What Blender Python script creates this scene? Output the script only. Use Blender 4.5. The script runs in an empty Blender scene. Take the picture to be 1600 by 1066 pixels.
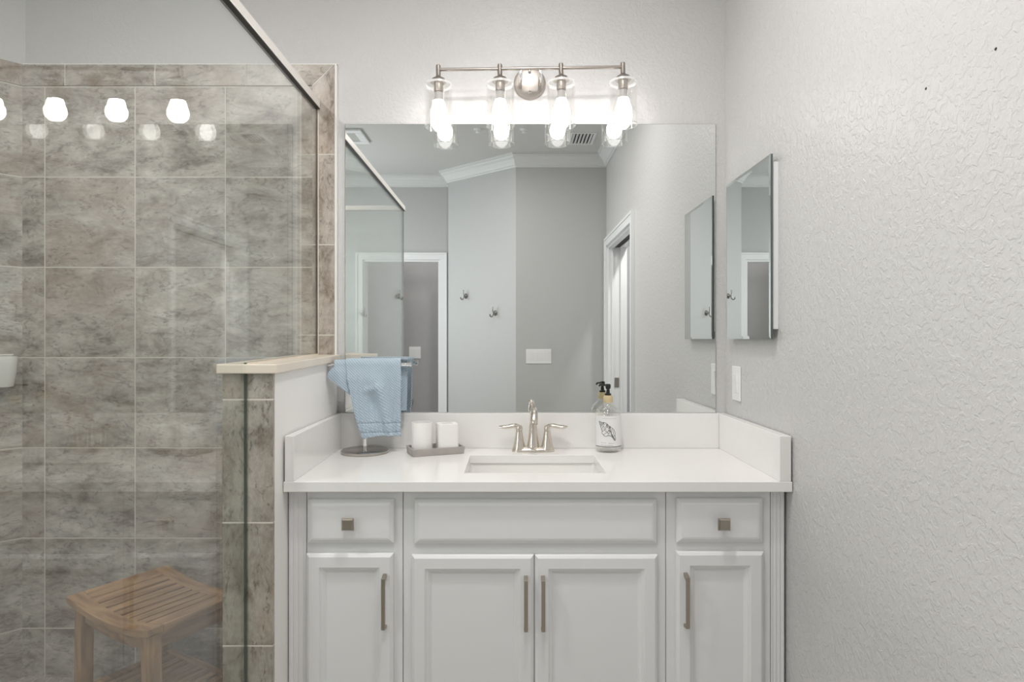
import bpy, bmesh, math, random
from mathutils import Vector, Matrix
random.seed(7)
sc = bpy.context.scene
C = sc.collection
PI = math.pi

# ------------------------------------------------------------------ camera, world, lights, exposure
S = 0.0024            # metres per pixel at the mirror wall (y = 0)
CAM_D = 2.33          # camera distance from the mirror wall
EYE = 1.262           # camera height
cam_d = bpy.data.cameras.new('camera'); cam = bpy.data.objects.new('camera', cam_d); C.objects.link(cam)
cam.location = (0, -CAM_D, EYE); cam.rotation_euler = (PI/2, 0, 0)
cam_d.sensor_width = 36; cam_d.lens = 972/1600*36; cam_d.shift_y = -3/1600
cam_d.clip_start = 0.02
sc.camera = cam
w = bpy.data.worlds.new('world'); sc.world = w; w.use_nodes = True
w.node_tree.nodes['Background'].inputs[0].default_value = (0.75, 0.86, 1.0, 1)
w.node_tree.nodes['Background'].inputs[1].default_value = 1.0
sc.view_settings.view_transform = 'Standard'
sc.view_settings.look = 'None'
sc.view_settings.gamma = 1
sc.view_settings.exposure = 0.20
cy = sc.cycles
cy.max_bounces = 14; cy.diffuse_bounces = 5; cy.glossy_bounces = 8
cy.transmission_bounces = 8; cy.transparent_max_bounces = 48
cy.sample_clamp_indirect = 3.0; cy.blur_glossy = 1.0
cy.use_denoising = True
BULB = 15.0           # strength of the glowing bulbs
WINDOW_FILL_W = 39.0       # fill light from an added, unseen window on the left
FILL_CAN_W = 11.0           # base power of the added, unseen ceiling fill lamps

def area(name, loc, rot, sx, sy, power, col):
    l = bpy.data.lights.new(name, 'AREA'); l.shape = 'RECTANGLE'; l.size = sx; l.size_y = sy
    l.energy = power; l.color = col
    o = bpy.data.objects.new(name, l); C.objects.link(o); o.location = loc; o.rotation_euler = rot
    return o
area('added_window_fill', (-2.34, -2.75, 1.65), (0, -PI/2, 0), 1.25, 1.25, WINDOW_FILL_W, (0.97, 0.98, 1.0))  # soft fill added behind an unseen window to brighten the room

def at(px, py, d):
    """photo pixel + distance d out from the mirror wall -> world point (d<0: seen in the mirror, real distance -d)"""
    k = S*(CAM_D-d)/CAM_D
    return Vector(((px-800)*k, -abs(d), EYE+(530-py)*k))

# ------------------------------------------------------------------ materials
def new_mat(name):
    m = bpy.data.materials.new(name); m.use_nodes = True
    nt = m.node_tree; b = nt.nodes['Principled BSDF']
    return m, nt, b
def N(nt, t, **kw):
    n = nt.nodes.new(t)
    for k, v in kw.items(): setattr(n, k, v)
    return n
def L(nt, a, b): nt.links.new(a, b)
def math_(nt, op, a, b=None, c=None):
    n = N(nt, 'ShaderNodeMath', operation=op)
    for i, v in enumerate((a, b, c)):
        if v is None: continue
        if isinstance(v, (int, float)): n.inputs[i].default_value = v
        else: L(nt, v, n.inputs[i])
    return n.outputs[0]
def mixc(nt, f, a, b, mode='MIX'):
    n = N(nt, 'ShaderNodeMix', data_type='RGBA', blend_type=mode)
    for sock, v in ((n.inputs[0], f), (n.inputs[6], a), (n.inputs[7], b)):
        if isinstance(v, (int, float)): sock.default_value = v
        elif isinstance(v, tuple): sock.default_value = (*v, 1) if len(v) == 3 else v
        else: L(nt, v, sock)
    return n.outputs[2]
def simple(name, col, rough=0.5, metal=0.0, noise=0.03, nscale=8.0, bump=0.0, bscale=60, coat=0.0, spec=None):
    m, nt, b = new_mat(name)
    tc = N(nt, 'ShaderNodeTexCoord'); nz = N(nt, 'ShaderNodeTexNoise'); nz.inputs['Scale'].default_value = nscale
    nz.inputs['Detail'].default_value = 4
    L(nt, tc.outputs['Object'], nz.inputs['Vector'])
    lo = tuple(max(0, c*(1-noise)) for c in col); hi = tuple(min(1, c*(1+noise)) for c in col)
    L(nt, mixc(nt, nz.outputs['Fac'], lo, hi), b.inputs['Base Color'])
    b.inputs['Roughness'].default_value = rough; b.inputs['Metallic'].default_value = metal
    if coat: b.inputs['Coat Weight'].default_value = coat; b.inputs['Coat Roughness'].default_value = 0.05
    if spec is not None: b.inputs['Specular IOR Level'].default_value = spec
    if bump:
        n2 = N(nt, 'ShaderNodeTexNoise'); n2.inputs['Scale'].default_value = bscale; n2.inputs['Detail'].default_value = 5
        L(nt, tc.outputs['Object'], n2.inputs['Vector'])
        bp = N(nt, 'ShaderNodeBump'); bp.inputs['Strength'].default_value = bump; bp.inputs['Distance'].default_value = 0.002
        L(nt, n2.outputs['Fac'], bp.inputs['Height']); L(nt, bp.outputs[0], b.inputs['Normal'])
    return m
def wall_mat(name, col, rough, strength, scale):
    """painted knockdown plaster: blotchy raised islands over fine orange peel"""
    m, nt, b = new_mat(name)
    g = N(nt, 'ShaderNodeNewGeometry')
    n1 = N(nt, 'ShaderNodeTexNoise'); n1.inputs['Scale'].default_value = scale; n1.inputs['Detail'].default_value = 3; n1.inputs['Roughness'].default_value = 0.55
    n1.inputs['Distortion'].default_value = 0.6
    L(nt, g.outputs['Position'], n1.inputs['Vector'])
    r = N(nt, 'ShaderNodeValToRGB'); r.color_ramp.elements[0].position = 0.44; r.color_ramp.elements[1].position = 0.58
    L(nt, n1.outputs['Fac'], r.inputs[0])
    n2 = N(nt, 'ShaderNodeTexNoise'); n2.inputs['Scale'].default_value = scale*3.2; n2.inputs['Detail'].default_value = 4
    L(nt, g.outputs['Position'], n2.inputs['Vector'])
    h = math_(nt, 'ADD', math_(nt, 'MULTIPLY', r.outputs[0], 0.7), math_(nt, 'MULTIPLY', n2.outputs['Fac'], 0.6))
    bp = N(nt, 'ShaderNodeBump'); bp.inputs['Strength'].default_value = strength; bp.inputs['Distance'].default_value = 0.0016
    L(nt, h, bp.inputs['Height']); L(nt, bp.outputs[0], b.inputs['Normal'])
    n3 = N(nt, 'ShaderNodeTexNoise'); n3.inputs['Scale'].default_value = 1.3
    L(nt, g.outputs['Position'], n3.inputs['Vector'])
    L(nt, mixc(nt, n3.outputs['Fac'], tuple(c*0.985 for c in col), tuple(c*1.015 for c in col)), b.inputs['Base Color'])
    b.inputs['Roughness'].default_value = rough
    return m
def tile_mat(name, dark, mid, light, brown, T=0.3367, grout=(0.62, 0.585, 0.52), gw=0.0022, rough=0.32, vein=1.0, turn=False):
    """stone-look porcelain tiles on a UV laid out in metres, every tile with its own veining"""
    m, nt, b = new_mat(name)
    uv = N(nt, 'ShaderNodeUVMap'); sx = N(nt, 'ShaderNodeSeparateXYZ'); L(nt, uv.outputs[0], sx.inputs[0])
    u = math_(nt, 'DIVIDE', sx.outputs[0], T); v = math_(nt, 'DIVIDE', sx.outputs[1], T)
    fu = math_(nt, 'FRACT', u); fv = math_(nt, 'FRACT', v)
    iu = math_(nt, 'FLOOR', u); iv = math_(nt, 'FLOOR', v)
    cb = N(nt, 'ShaderNodeCombineXYZ'); L(nt, iu, cb.inputs[0]); L(nt, iv, cb.inputs[1])
    wn = N(nt, 'ShaderNodeTexWhiteNoise', noise_dimensions='3D'); L(nt, cb.outputs[0], wn.inputs['Vector'])
    sc_ = N(nt, 'ShaderNodeVectorMath', operation='SCALE'); sc_.inputs['Scale'].default_value = 37.0; L(nt, wn.outputs['Color'], sc_.inputs[0])
    add = N(nt, 'ShaderNodeVectorMath', operation='ADD'); L(nt, uv.outputs[0], add.inputs[0]); L(nt, sc_.outputs[0], add.inputs[1])
    mp = N(nt, 'ShaderNodeMapping'); mp.inputs['Scale'].default_value = (1.0, 1.9, 1) if not turn else (1.9, 1.0, 1); L(nt, add.outputs[0], mp.inputs['Vector'])
    a = N(nt, 'ShaderNodeTexNoise'); a.inputs['Scale'].default_value = 6.5; a.inputs['Detail'].default_value = 13; a.inputs['Roughness'].default_value = 0.70; a.inputs['Distortion'].default_value = 0.35
    L(nt, mp.outputs[0], a.inputs['Vector'])
    c = N(nt, 'ShaderNodeTexNoise'); c.inputs['Scale'].default_value = 2.4; c.inputs['Detail'].default_value = 5; c.inputs['Roughness'].default_value = 0.6
    L(nt, mp.outputs[0], c.inputs['Vector'])
    r = N(nt, 'ShaderNodeValToRGB'); e = r.color_ramp.elements
    e[0].position = 0.34; e[0].color = (*dark, 1); e[1].position = 0.65; e[1].color = (*light, 1)
    k = e.new(0.45); k.color = (*mid, 1)
    L(nt, a.outputs['Fac'], r.inputs[0])
    rb = N(nt, 'ShaderNodeValToRGB'); rb.color_ramp.elements[0].position = 0.5; rb.color_ramp.elements[1].position = 0.72
    L(nt, c.outputs['Fac'], rb.inputs[0])
    col = mixc(nt, math_(nt, 'MULTIPLY', rb.outputs[0], 0.6), r.outputs[0], brown)
    # thin dark broken veins
    vn = N(nt, 'ShaderNodeTexNoise'); vn.inputs['Scale'].default_value = 7; vn.inputs['Detail'].default_value = 8; vn.inputs['Distortion'].default_value = 0.9; vn.inputs['Roughness'].default_value = 0.55
    L(nt, mp.outputs[0], vn.inputs['Vector'])
    band = math_(nt, 'ABSOLUTE', math_(nt, 'SUBTRACT', vn.outputs['Fac'], 0.5))
    rv = N(nt, 'ShaderNodeValToRGB'); rv.color_ramp.elements[0].position = 0.0; rv.color_ramp.elements[0].color = (1, 1, 1, 1)
    rv.color_ramp.elements[1].position = 0.035; rv.color_ramp.elements[1].color = (0, 0, 0, 1); L(nt, band, rv.inputs[0])
    pit = N(nt, 'ShaderNodeTexNoise'); pit.inputs['Scale'].default_value = 60; pit.inputs['Detail'].default_value = 4; L(nt, mp.outputs[0], pit.inputs['Vector'])
    rp = N(nt, 'ShaderNodeValToRGB'); rp.color_ramp.elements[0].position = 0.44; rp.color_ramp.elements[1].position = 0.58; L(nt, pit.outputs['Fac'], rp.inputs[0])
    vm = math_(nt, 'MULTIPLY', rv.outputs[0], math_(nt, 'MULTIPLY', rp.outputs[0], 0.75*vein))
    vm = math_(nt, 'MULTIPLY', vm, math_(nt, 'SUBTRACT', 1.0, math_(nt, 'MULTIPLY', a.outputs['Fac'], 0.5)))
    col = mixc(nt, vm, col, tuple(x*0.42 for x in dark))
    fn = N(nt, 'ShaderNodeTexNoise'); fn.inputs['Scale'].default_value = 45; fn.inputs['Detail'].default_value = 6; fn.inputs['Roughness'].default_value = 0.7; L(nt, mp.outputs[0], fn.inputs['Vector'])
    hf = N(nt, 'ShaderNodeMapRange'); hf.inputs[1].default_value = 0.34; hf.inputs[2].default_value = 0.66; hf.inputs[3].default_value = 0.86; hf.inputs[4].default_value = 1.12; L(nt, fn.outputs['Fac'], hf.inputs[0])
    hc = N(nt, 'ShaderNodeCombineColor'); 
    for q_ in range(3): L(nt, hf.outputs[0], hc.inputs[q_])
    col = mixc(nt, 1.0, col, hc.outputs[0], 'MULTIPLY')
    # per tile brightness
    hv = N(nt, 'ShaderNodeHueSaturation'); L(nt, math_(nt, 'ADD', math_(nt, 'MULTIPLY', wn.outputs['Value'], 0.16), 0.92), hv.inputs['Value']); L(nt, col, hv.inputs['Color'])
    g = gw/T
    du = math_(nt, 'MINIMUM', fu, math_(nt, 'SUBTRACT', 1.0, fu)); dv = math_(nt, 'MINIMUM', fv, math_(nt, 'SUBTRACT', 1.0, fv))
    dm = math_(nt, 'MINIMUM', du, dv)
    isg = math_(nt, 'LESS_THAN', dm, g)
    L(nt, mixc(nt, isg, hv.outputs[0], grout), b.inputs['Base Color'])
    L(nt, math_(nt, 'ADD', math_(nt, 'MULTIPLY', isg, 0.4), rough), b.inputs['Roughness'])
    hgt = N(nt, 'ShaderNodeMapRange'); hgt.inputs[1].default_value = g*0.8; hgt.inputs[2].default_value = g*1.8; L(nt, dm, hgt.inputs[0])
    hh = math_(nt, 'ADD', hgt.outputs[0], math_(nt, 'MULTIPLY', a.outputs['Fac'], 0.25))
    bp = N(nt, 'ShaderNodeBump'); bp.inputs['Strength'].default_value = 0.35; bp.inputs['Distance'].default_value = 0.0015
    L(nt, hh, bp.inputs['Height']); L(nt, bp.outputs[0], b.inputs['Normal'])
    return m
def thin_glass(name, tint, base=0.045, rough=0.0, gcol=(1, 1, 1)):
    m = bpy.data.materials.new(name); m.use_nodes = True; nt = m.node_tree; nt.nodes.clear()
    out = N(nt, 'ShaderNodeOutputMaterial'); mx = N(nt, 'ShaderNodeMixShader')
    tr = N(nt, 'ShaderNodeBsdfTransparent'); tr.inputs[0].default_value = (*tint, 1)
    gl = N(nt, 'ShaderNodeBsdfGlossy'); gl.inputs['Roughness'].default_value = rough; gl.inputs['Color'].default_value = (*gcol, 1)
    g = N(nt, 'ShaderNodeNewGeometry'); dp = N(nt, 'ShaderNodeVectorMath', operation='DOT_PRODUCT')
    L(nt, g.outputs['Incoming'], dp.inputs[0]); L(nt, g.outputs['Normal'], dp.inputs[1])
    f = math_(nt, 'POWER', math_(nt, 'SUBTRACT', 1.0, math_(nt, 'ABSOLUTE', dp.outputs['Value'])), 5.0)
    f = math_(nt, 'ADD', math_(nt, 'MULTIPLY', f, 1-base), base)
    L(nt, f, mx.inputs[0]); L(nt, tr.outputs[0], mx.inputs[1]); L(nt, gl.outputs[0], mx.inputs[2]); L(nt, mx.outputs[0], out.inputs[0])
    return m
def rim_glass(name):
    m = bpy.data.materials.new(name); m.use_nodes = True; nt = m.node_tree; b = nt.nodes['Principled BSDF']
    b.inputs['Base Color'].default_value = (0.9, 0.9, 0.9, 1); b.inputs['Roughness'].default_value = 0.2
    out = nt.nodes['Material Output']; tr = N(nt, 'ShaderNodeBsdfTransparent'); mx = N(nt, 'ShaderNodeMixShader'); mx.inputs[0].default_value = 0.55
    L(nt, tr.outputs[0], mx.inputs[1]); L(nt, b.outputs[0], mx.inputs[2]); L(nt, mx.outputs[0], out.inputs[0]); return m
def metal(name, col, rough, brushed=0.0, axis=(1, 1, 60)):
    m, nt, b = new_mat(name)
    b.inputs['Metallic'].default_value = 1; 
    tc = N(nt, 'ShaderNodeTexCoord'); mp = N(nt, 'ShaderNodeMapping'); mp.inputs['Scale'].default_value = axis
    nz = N(nt, 'ShaderNodeTexNoise'); nz.inputs['Scale'].default_value = 20; nz.inputs['Detail'].default_value = 3
    L(nt, tc.outputs['Object'], mp.inputs[0]); L(nt, mp.outputs[0], nz.inputs['Vector'])
    L(nt, mixc(nt, nz.outputs['Fac'], tuple(c*(1-brushed) for c in col), tuple(min(1, c*(1+brushed)) for c in col)), b.inputs['Base Color'])
    L(nt, math_(nt, 'ADD', math_(nt, 'MULTIPLY', nz.outputs['Fac'], brushed*0.6), rough), b.inputs['Roughness'])
    return m
def wood_mat(name):
    m, nt, b = new_mat(name)
    tc = N(nt, 'ShaderNodeTexCoord'); mp = N(nt, 'ShaderNodeMapping'); mp.inputs['Scale'].default_value = (9, 1.2, 9)
    L(nt, tc.outputs['UV'], mp.inputs[0])
    nz = N(nt, 'ShaderNodeTexNoise'); nz.inputs['Scale'].default_value = 6; nz.inputs['Detail'].default_value = 8; nz.inputs['Distortion'].default_value = 0.5
    L(nt, mp.outputs[0], nz.inputs['Vector'])
    r = N(nt, 'ShaderNodeValToRGB'); e = r.color_ramp.elements
    e[0].position = 0.32; e[0].color = (0.24, 0.135, 0.07, 1); e[1].position = 0.70; e[1].color = (0.50, 0.31, 0.17, 1)
    L(nt, nz.outputs['Fac'], r.inputs[0]); L(nt, r.outputs[0], b.inputs['Base Color'])
    b.inputs['Roughness'].default_value = 0.55
    bp = N(nt, 'ShaderNodeBump'); bp.inputs['Strength'].default_value = 0.15; bp.inputs['Distance'].default_value = 0.001
    L(nt, nz.outputs['Fac'], bp.inputs['Height']); L(nt, bp.outputs[0], b.inputs['Normal'])
    return m
def towel_mat(name, col, scale):
    m, nt, b = new_mat(name)
    uv = N(nt, 'ShaderNodeUVMap'); sx = N(nt, 'ShaderNodeSeparateXYZ'); L(nt, uv.outputs[0], sx.inputs[0])
    p = math_(nt, 'SINE', math_(nt, 'MULTIPLY', math_(nt, 'ADD', sx.outputs[0], sx.outputs[1]), scale))
    q = math_(nt, 'SINE', math_(nt, 'MULTIPLY', math_(nt, 'SUBTRACT', sx.outputs[0], sx.outputs[1]), scale))
    wv = math_(nt, 'ADD', math_(nt, 'MULTIPLY', p, 0.75), math_(nt, 'MULTIPLY', math_(nt, 'MULTIPLY', p, q), 0.35))
    nz = N(nt, 'ShaderNodeTexNoise'); nz.inputs['Scale'].default_value = 400; L(nt, uv.outputs[0], nz.inputs['Vector'])
    h = math_(nt, 'ADD', math_(nt, 'MULTIPLY', wv, 0.5), math_(nt, 'MULTIPLY', nz.outputs['Fac'], 0.8))
    f = math_(nt, 'MULTIPLY', math_(nt, 'ADD', h, 0.3), 0.7)
    L(nt, mixc(nt, f, tuple(c*0.70 for c in col), tuple(min(1, c*1.22) for c in col)), b.inputs['Base Color'])
    b.inputs['Roughness'].default_value = 0.95; b.inputs['Sheen Weight'].default_value = 0.3; b.inputs['Sheen Roughness'].default_value = 0.5
    bp = N(nt, 'ShaderNodeBump'); bp.inputs['Strength'].default_value = 0.7; bp.inputs['Distance'].default_value = 0.0015
    L(nt, h, bp.inputs['Height']); L(nt, bp.outputs[0], b.inputs['Normal'])
    return m
def emit(name, col, s):
    m = bpy.data.materials.new(name); m.use_nodes = True; nt = m.node_tree; nt.nodes.clear()
    o = N(nt, 'ShaderNodeOutputMaterial'); e = N(nt, 'ShaderNodeEmission'); e.inputs[0].default_value = (*col, 1); e.inputs[1].default_value = s
    L(nt, e.outputs[0], o.inputs[0]); return m

M = {}
WC = (0.60, 0.592, 0.590)
M['wall'] = wall_mat('wall_paint', WC, 0.42, 0.5, 70)
M['wall_tex'] = wall_mat('wall_paint_right', WC, 0.30, 0.62, 62)
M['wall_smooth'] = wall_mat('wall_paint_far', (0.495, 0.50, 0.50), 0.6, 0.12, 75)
M['white_wall'] = wall_mat('half_wall_paint', (0.86, 0.85, 0.83), 0.45, 0.08, 60)
M['ceiling'] = wall_mat('ceiling_paint', (0.60, 0.60, 0.59), 0.8, 0.2, 60)
M['trimw'] = simple('trim_white', (0.80, 0.81, 0.82), 0.35, noise=0.01)
M['cab'] = simple('cabinet_white_paint', (0.77, 0.77, 0.78), 0.38, noise=0.012, nscale=3)
M['quartz'] = simple('white_quartz', (0.83, 0.82, 0.805), 0.14, noise=0.015, nscale=40)
M['ceramic'] = simple('white_ceramic', (0.84, 0.83, 0.81), 0.12, noise=0.01, coat=0.3)
M['matte_ceramic'] = simple('matte_white_ceramic', (0.82, 0.81, 0.79), 0.4, noise=0.01)
M['stone'] = simple('cream_marble_cap', (0.76, 0.68, 0.58), 0.2, noise=0.07, nscale=9)
M['mirror'] = metal('mirror_silver', (0.84, 0.855, 0.845), 0.0)
M['mirror_edge'] = simple('mirror_dark_edge', (0.10, 0.12, 0.115), 0.15, noise=0.2)
M['nickel'] = metal('brushed_nickel', (0.46, 0.42, 0.385), 0.36, 0.12, (60, 1, 1))
M['faucet'] = metal('satin_nickel_warm', (0.74, 0.68, 0.61), 0.2, 0.03)
M['chrome'] = metal('chrome', (0.82, 0.82, 0.82), 0.07, 0.02)
M['pull'] = metal('dark_nickel_pull', (0.40, 0.36, 0.31), 0.34, 0.1)
M['header'] = metal('header_rail_metal', (0.88, 0.85, 0.81), 0.36, 0.06, (1, 60, 1))
M['header'].node_tree.nodes['Principled BSDF'].inputs['Metallic'].default_value = 0.45
M['black'] = simple('black_plastic', (0.012, 0.012, 0.012), 0.3)
M['dark'] = simple('dark_recess', (0.03, 0.03, 0.03), 0.7)
M['glass'] = thin_glass('shower_glass', (0.94, 0.955, 0.943), 0.075)
M['glass_edge'] = simple('glass_edge_green', (0.03, 0.05, 0.04), 0.1, noise=0.2)
M['clear'] = thin_glass('clear_lamp_glass', (0.985, 0.985, 0.98), 0.09)
M['rim'] = rim_glass('lamp_glass_rim')  # white put into the rim for light refracted by the glass edges
M['bottle'] = thin_glass('bottle_glass', (0.985, 0.985, 0.98), 0.07)
M['bulb'] = emit('bulb_glow', (1.0, 0.965, 0.935), BULB)
M['fill_can'] = emit('added_fill_lamp_glow', (1.0, 0.965, 0.935), 6)  # glow of the added ceiling fill lamps
M['tile'] = tile_mat('shower_tile', (0.165, 0.136, 0.110), (0.355, 0.322, 0.280), (0.60, 0.565, 0.52), (0.38, 0.285, 0.225))
M['tiletrim'] = tile_mat('border_tile', (0.21, 0.165, 0.13), (0.38, 0.325, 0.28), (0.56, 0.50, 0.45), (0.40, 0.29, 0.22), turn=True)
M['tile_end'] = tile_mat('half_wall_end_tile', (0.17, 0.145, 0.12), (0.33, 0.305, 0.262), (0.52, 0.49, 0.44), (0.33, 0.25, 0.19), turn=True, vein=1.2)
M['caulk'] = simple('white_caulk', (0.82, 0.81, 0.78), 0.5)
M['mosaic'] = tile_mat('shower_floor_mosaic', (0.24, 0.21, 0.19), (0.36, 0.32, 0.29), (0.48, 0.44, 0.40), (0.33, 0.26, 0.22), T=0.052, gw=0.0015, grout=(0.6, 0.58, 0.54))
M['floor'] = tile_mat('floor_tile', (0.34, 0.31, 0.28), (0.44, 0.41, 0.37), (0.54, 0.51, 0.47), (0.42, 0.36, 0.30), T=0.45, gw=0.002)
M['wood'] = wood_mat('teak')
M['towel'] = towel_mat('blue_terry', (0.43, 0.525, 0.615), 640)
M['towel_band'] = towel_mat('blue_terry_band', (0.40, 0.515, 0.62), 420)
M['tray'] = simple('grey_stone_tray', (0.40, 0.375, 0.355), 0.5, noise=0.18, nscale=30, bump=0.2)
M['cork'] = simple('cork_collar', (0.62, 0.50, 0.30), 0.6, noise=0.15, nscale=60)
M['bulb_neck'] = simple('bulb_neck', (0.42, 0.41, 0.40), 0.4)
M['label'] = simple('bottle_label', (0.80, 0.79, 0.79), 0.45, noise=0.01)
M['ink'] = simple('label_ink', (0.06, 0.06, 0.065), 0.7)
M['inkgrey'] = simple('label_ink_grey', (0.45, 0.44, 0.44), 0.7)
M['plate'] = simple('switch_plastic', (0.82, 0.82, 0.82), 0.3, noise=0.01)

# ------------------------------------------------------------------ builders
def wmat(o):
    m = o.matrix_basis.copy()
    p = o.parent
    while p: m = p.matrix_basis @ m; p = p.parent
    return m
def obj(name, bm, mats, parent=None, local=False, smooth=False, kind=None, bevel=0, seg=2):
    """link one mesh; bm is in world space unless local=True (then in the parent's space)"""
    if parent is not None and not local:
        bm.transform(wmat(parent).inverted())
    origin = None
    if parent is None and len(bm.verts):
        xs = [v.co for v in bm.verts]
        origin = Vector((sum(v.x for v in xs)/len(xs), sum(v.y for v in xs)/len(xs), min(v.z for v in xs)))
        bm.transform(Matrix.Translation(-origin))
    bmesh.ops.recalc_face_normals(bm, faces=bm.faces)
    me = bpy.data.meshes.new(name); bm.to_mesh(me); bm.free()
    for m in (mats if isinstance(mats, (list, tuple)) else [mats]): me.materials.append(m)
    if smooth:
        for p in me.polygons: p.use_smooth = True
        try: me.set_sharp_from_angle(angle=math.radians(38))
        except Exception: pass
    o = bpy.data.objects.new(name, me); C.objects.link(o)
    if origin is not None: o.location = origin
    if parent is not None: o.parent = parent
    if kind: o['kind'] = kind
    if bevel:
        b = o.modifiers.new('bevel', 'BEVEL'); b.width = bevel; b.segments = seg; b.limit_method = 'ANGLE'; b.angle_limit = math.radians(40)
        b.harden_normals = False
    return o
def thing(name, label, cat, loc=(0, 0, 0), rotz=0, roty=0, group=None):
    o = bpy.data.objects.new(name, None); C.objects.link(o); o.empty_display_size = 0.05
    o.location = loc; o.rotation_euler = (0, roty, rotz); o['label'] = label; o['category'] = cat
    if group: o['group'] = group
    return o
def tag(o, label, cat, group=None):
    o['label'] = label; o['category'] = cat
    if group: o['group'] = group
    return o
def BM(): return bmesh.new()
def box(bm, x0, x1, y0, y1, z0, z1, mi=0):
    vs = [bm.verts.new((x, y, z)) for x in (x0, x1) for y in (y0, y1) for z in (z0, z1)]
    fs = []
    for idx in ((0, 1, 3, 2), (4, 6, 7, 5), (0, 4, 5, 1), (2, 3, 7, 6), (0, 2, 6, 4), (1, 5, 7, 3)):
        f = bm.faces.new([vs[i] for i in idx]); f.material_index = mi; fs.append(f)
    return vs
def prism(bm, pts, z0, z1, mi=0):
    """extrude an xy polygon between two heights"""
    a = [bm.verts.new((p[0], p[1], z0)) for p in pts]; b = [bm.verts.new((p[0], p[1], z1)) for p in pts]
    n = len(pts)
    bm.faces.new(a).material_index = mi; bm.faces.new(b).material_index = mi
    for i in range(n): bm.faces.new((a[i], a[(i+1) % n], b[(i+1) % n], b[i])).material_index = mi
def extrude_poly(bm, pts3, vec, mi=0, side_mi=None):
    a = [bm.verts.new(p) for p in pts3]; b = [bm.verts.new(Vector(p)+Vector(vec)) for p in pts3]; n = len(a)
    bm.faces.new(a).material_index = mi; bm.faces.new(b).material_index = mi
    for i in range(n): bm.faces.new((a[i], a[(i+1) % n], b[(i+1) % n], b[i])).material_index = mi if side_mi is None else side_mi
def lathe(bm, prof, cx=0, cy=0, cz=0, n=40, mi=0, sx=1, sy=1, close=False):
    rings = []
    for r, z in prof:
        if r < 1e-6: rings.append([bm.verts.new((cx, cy, cz+z))])
        else: rings.append([bm.verts.new((cx+r*sx*math.cos(2*PI*i/n), cy+r*sy*math.sin(2*PI*i/n), cz+z)) for i in range(n)])
    pairs = list(zip(rings, rings[1:])) + ([(rings[-1], rings[0])] if close else [])
    for a, b in pairs:
        if len(a) == 1 and len(b) == 1: continue
        for i in range(n):
            j = (i+1) % n
            if len(a) == 1: f = bm.faces.new((a[0], b[i], b[j]))
            elif len(b) == 1: f = bm.faces.new((a[i], a[j], b[0]))
            else: f = bm.faces.new((a[i], a[j], b[j], b[i]))
            f.material_index = mi
def tube(bm, pts, radii, n=16, mi=0, flat=None, cap=True):
    """sweep a round (or flattened) section along points"""
    pts = [Vector(p) for p in pts]
    if isinstance(radii, (int, float)): radii = [radii]*len(pts)
    rings = []; up = None
    for i, p in enumerate(pts):
        t = (pts[min(i+1, len(pts)-1)]-pts[max(i-1, 0)]).normalized()
        if up is None:
            up = Vector((0, 0, 1)) if abs(t.z) < 0.9 else Vector((0, 1, 0))
        up = (up - t*up.dot(t)).normalized(); sd = t.cross(up)
        r = radii[i]; ru, rs = (r, r) if not isinstance(r, tuple) else r
        rings.append([bm.verts.new(p + up*ru*math.cos(2*PI*k/n) + sd*rs*math.sin(2*PI*k/n)) for k in range(n)])
    for a, b in zip(rings, rings[1:]):
        for k in range(n): bm.faces.new((a[k], a[(k+1) % n], b[(k+1) % n], b[k])).material_index = mi
    if cap:
        bm.faces.new(rings[0]).material_index = mi; bm.faces.new(rings[-1]).material_index = mi
def smoothpath(pts, n=8):
    """Catmull-Rom"""
    P = [Vector(p) for p in pts]; P = [P[0]*2-P[1]] + P + [P[-1]*2-P[-2]]; out = []
    for i in range(1, len(P)-2):
        for k in range(n):
            t = k/n
            out.append(0.5*((2*P[i]) + (P[i+1]-P[i-1])*t + (2*P[i-1]-5*P[i]+4*P[i+1]-P[i+2])*t*t + (3*P[i]-P[i-1]-3*P[i+1]+P[i+2])*t**3))
    out.append(P[-2]); return out
def lerp_list(vals, n):
    out = []
    for a, b in zip(vals, vals[1:]):
        for k in range(n):
            t = k/n; out.append(a+(b-a)*t if not isinstance(a, tuple) else tuple(x+(y-x)*t for x, y in zip(a, b)))
    out.append(vals[-1]); return out
def wall_uv(bm, u0=0.0, v0=0.0, swap=False):
    """UV in metres along each face"""
    uvl = bm.loops.layers.uv.verify(); bm.normal_update()
    for f in bm.faces:
        n = f.normal
        if abs(n.z) > 0.7: tu, tv = Vector((1, 0, 0)), Vector((0, 1, 0))
        else:
            tu = Vector((-n.y, n.x, 0)).normalized()
            if tu.x < -1e-6 or (abs(tu.x) < 1e-6 and tu.y < 0): tu = -tu
            tv = Vector((0, 0, 1))
        for l in f.loops:
            a, b = l.vert.co.dot(tu)-u0, l.vert.co.dot(tv)-v0
            l[uvl].uv = (b, a) if swap else (a, b)
def wood_uv(bm, axis, seed=0):
    """grain runs along 'axis' (0,1,2)"""
    uvl = bm.loops.layers.uv.verify()
    for f in bm.faces:
        for l in f.loops:
            c = l.vert.co; o = [c[i] for i in range(3) if i != axis]
            l[uvl].uv = (o[0]+o[1]*0.7+seed*0.37, c[axis]+seed*1.7)
def poly_wall(name, a, b, z0, z1, mat, th=0.1, uv=None, ext=0.0):
    """vertical slab from (x,y) a to b with its thickness on the left of a->b (outside the room)"""
    a = Vector((*a, 0)); b = Vector((*b, 0)); t = (b-a).normalized(); n = Vector((-t.y, t.x, 0))
    a = a-t*ext; b = b+t*ext
    bm = BM(); prism(bm, [a, b, b+n*th, a+n*th], z0, z1)
    if uv: wall_uv(bm, *uv)
    return obj(name, bm, mat, kind='structure')

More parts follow.
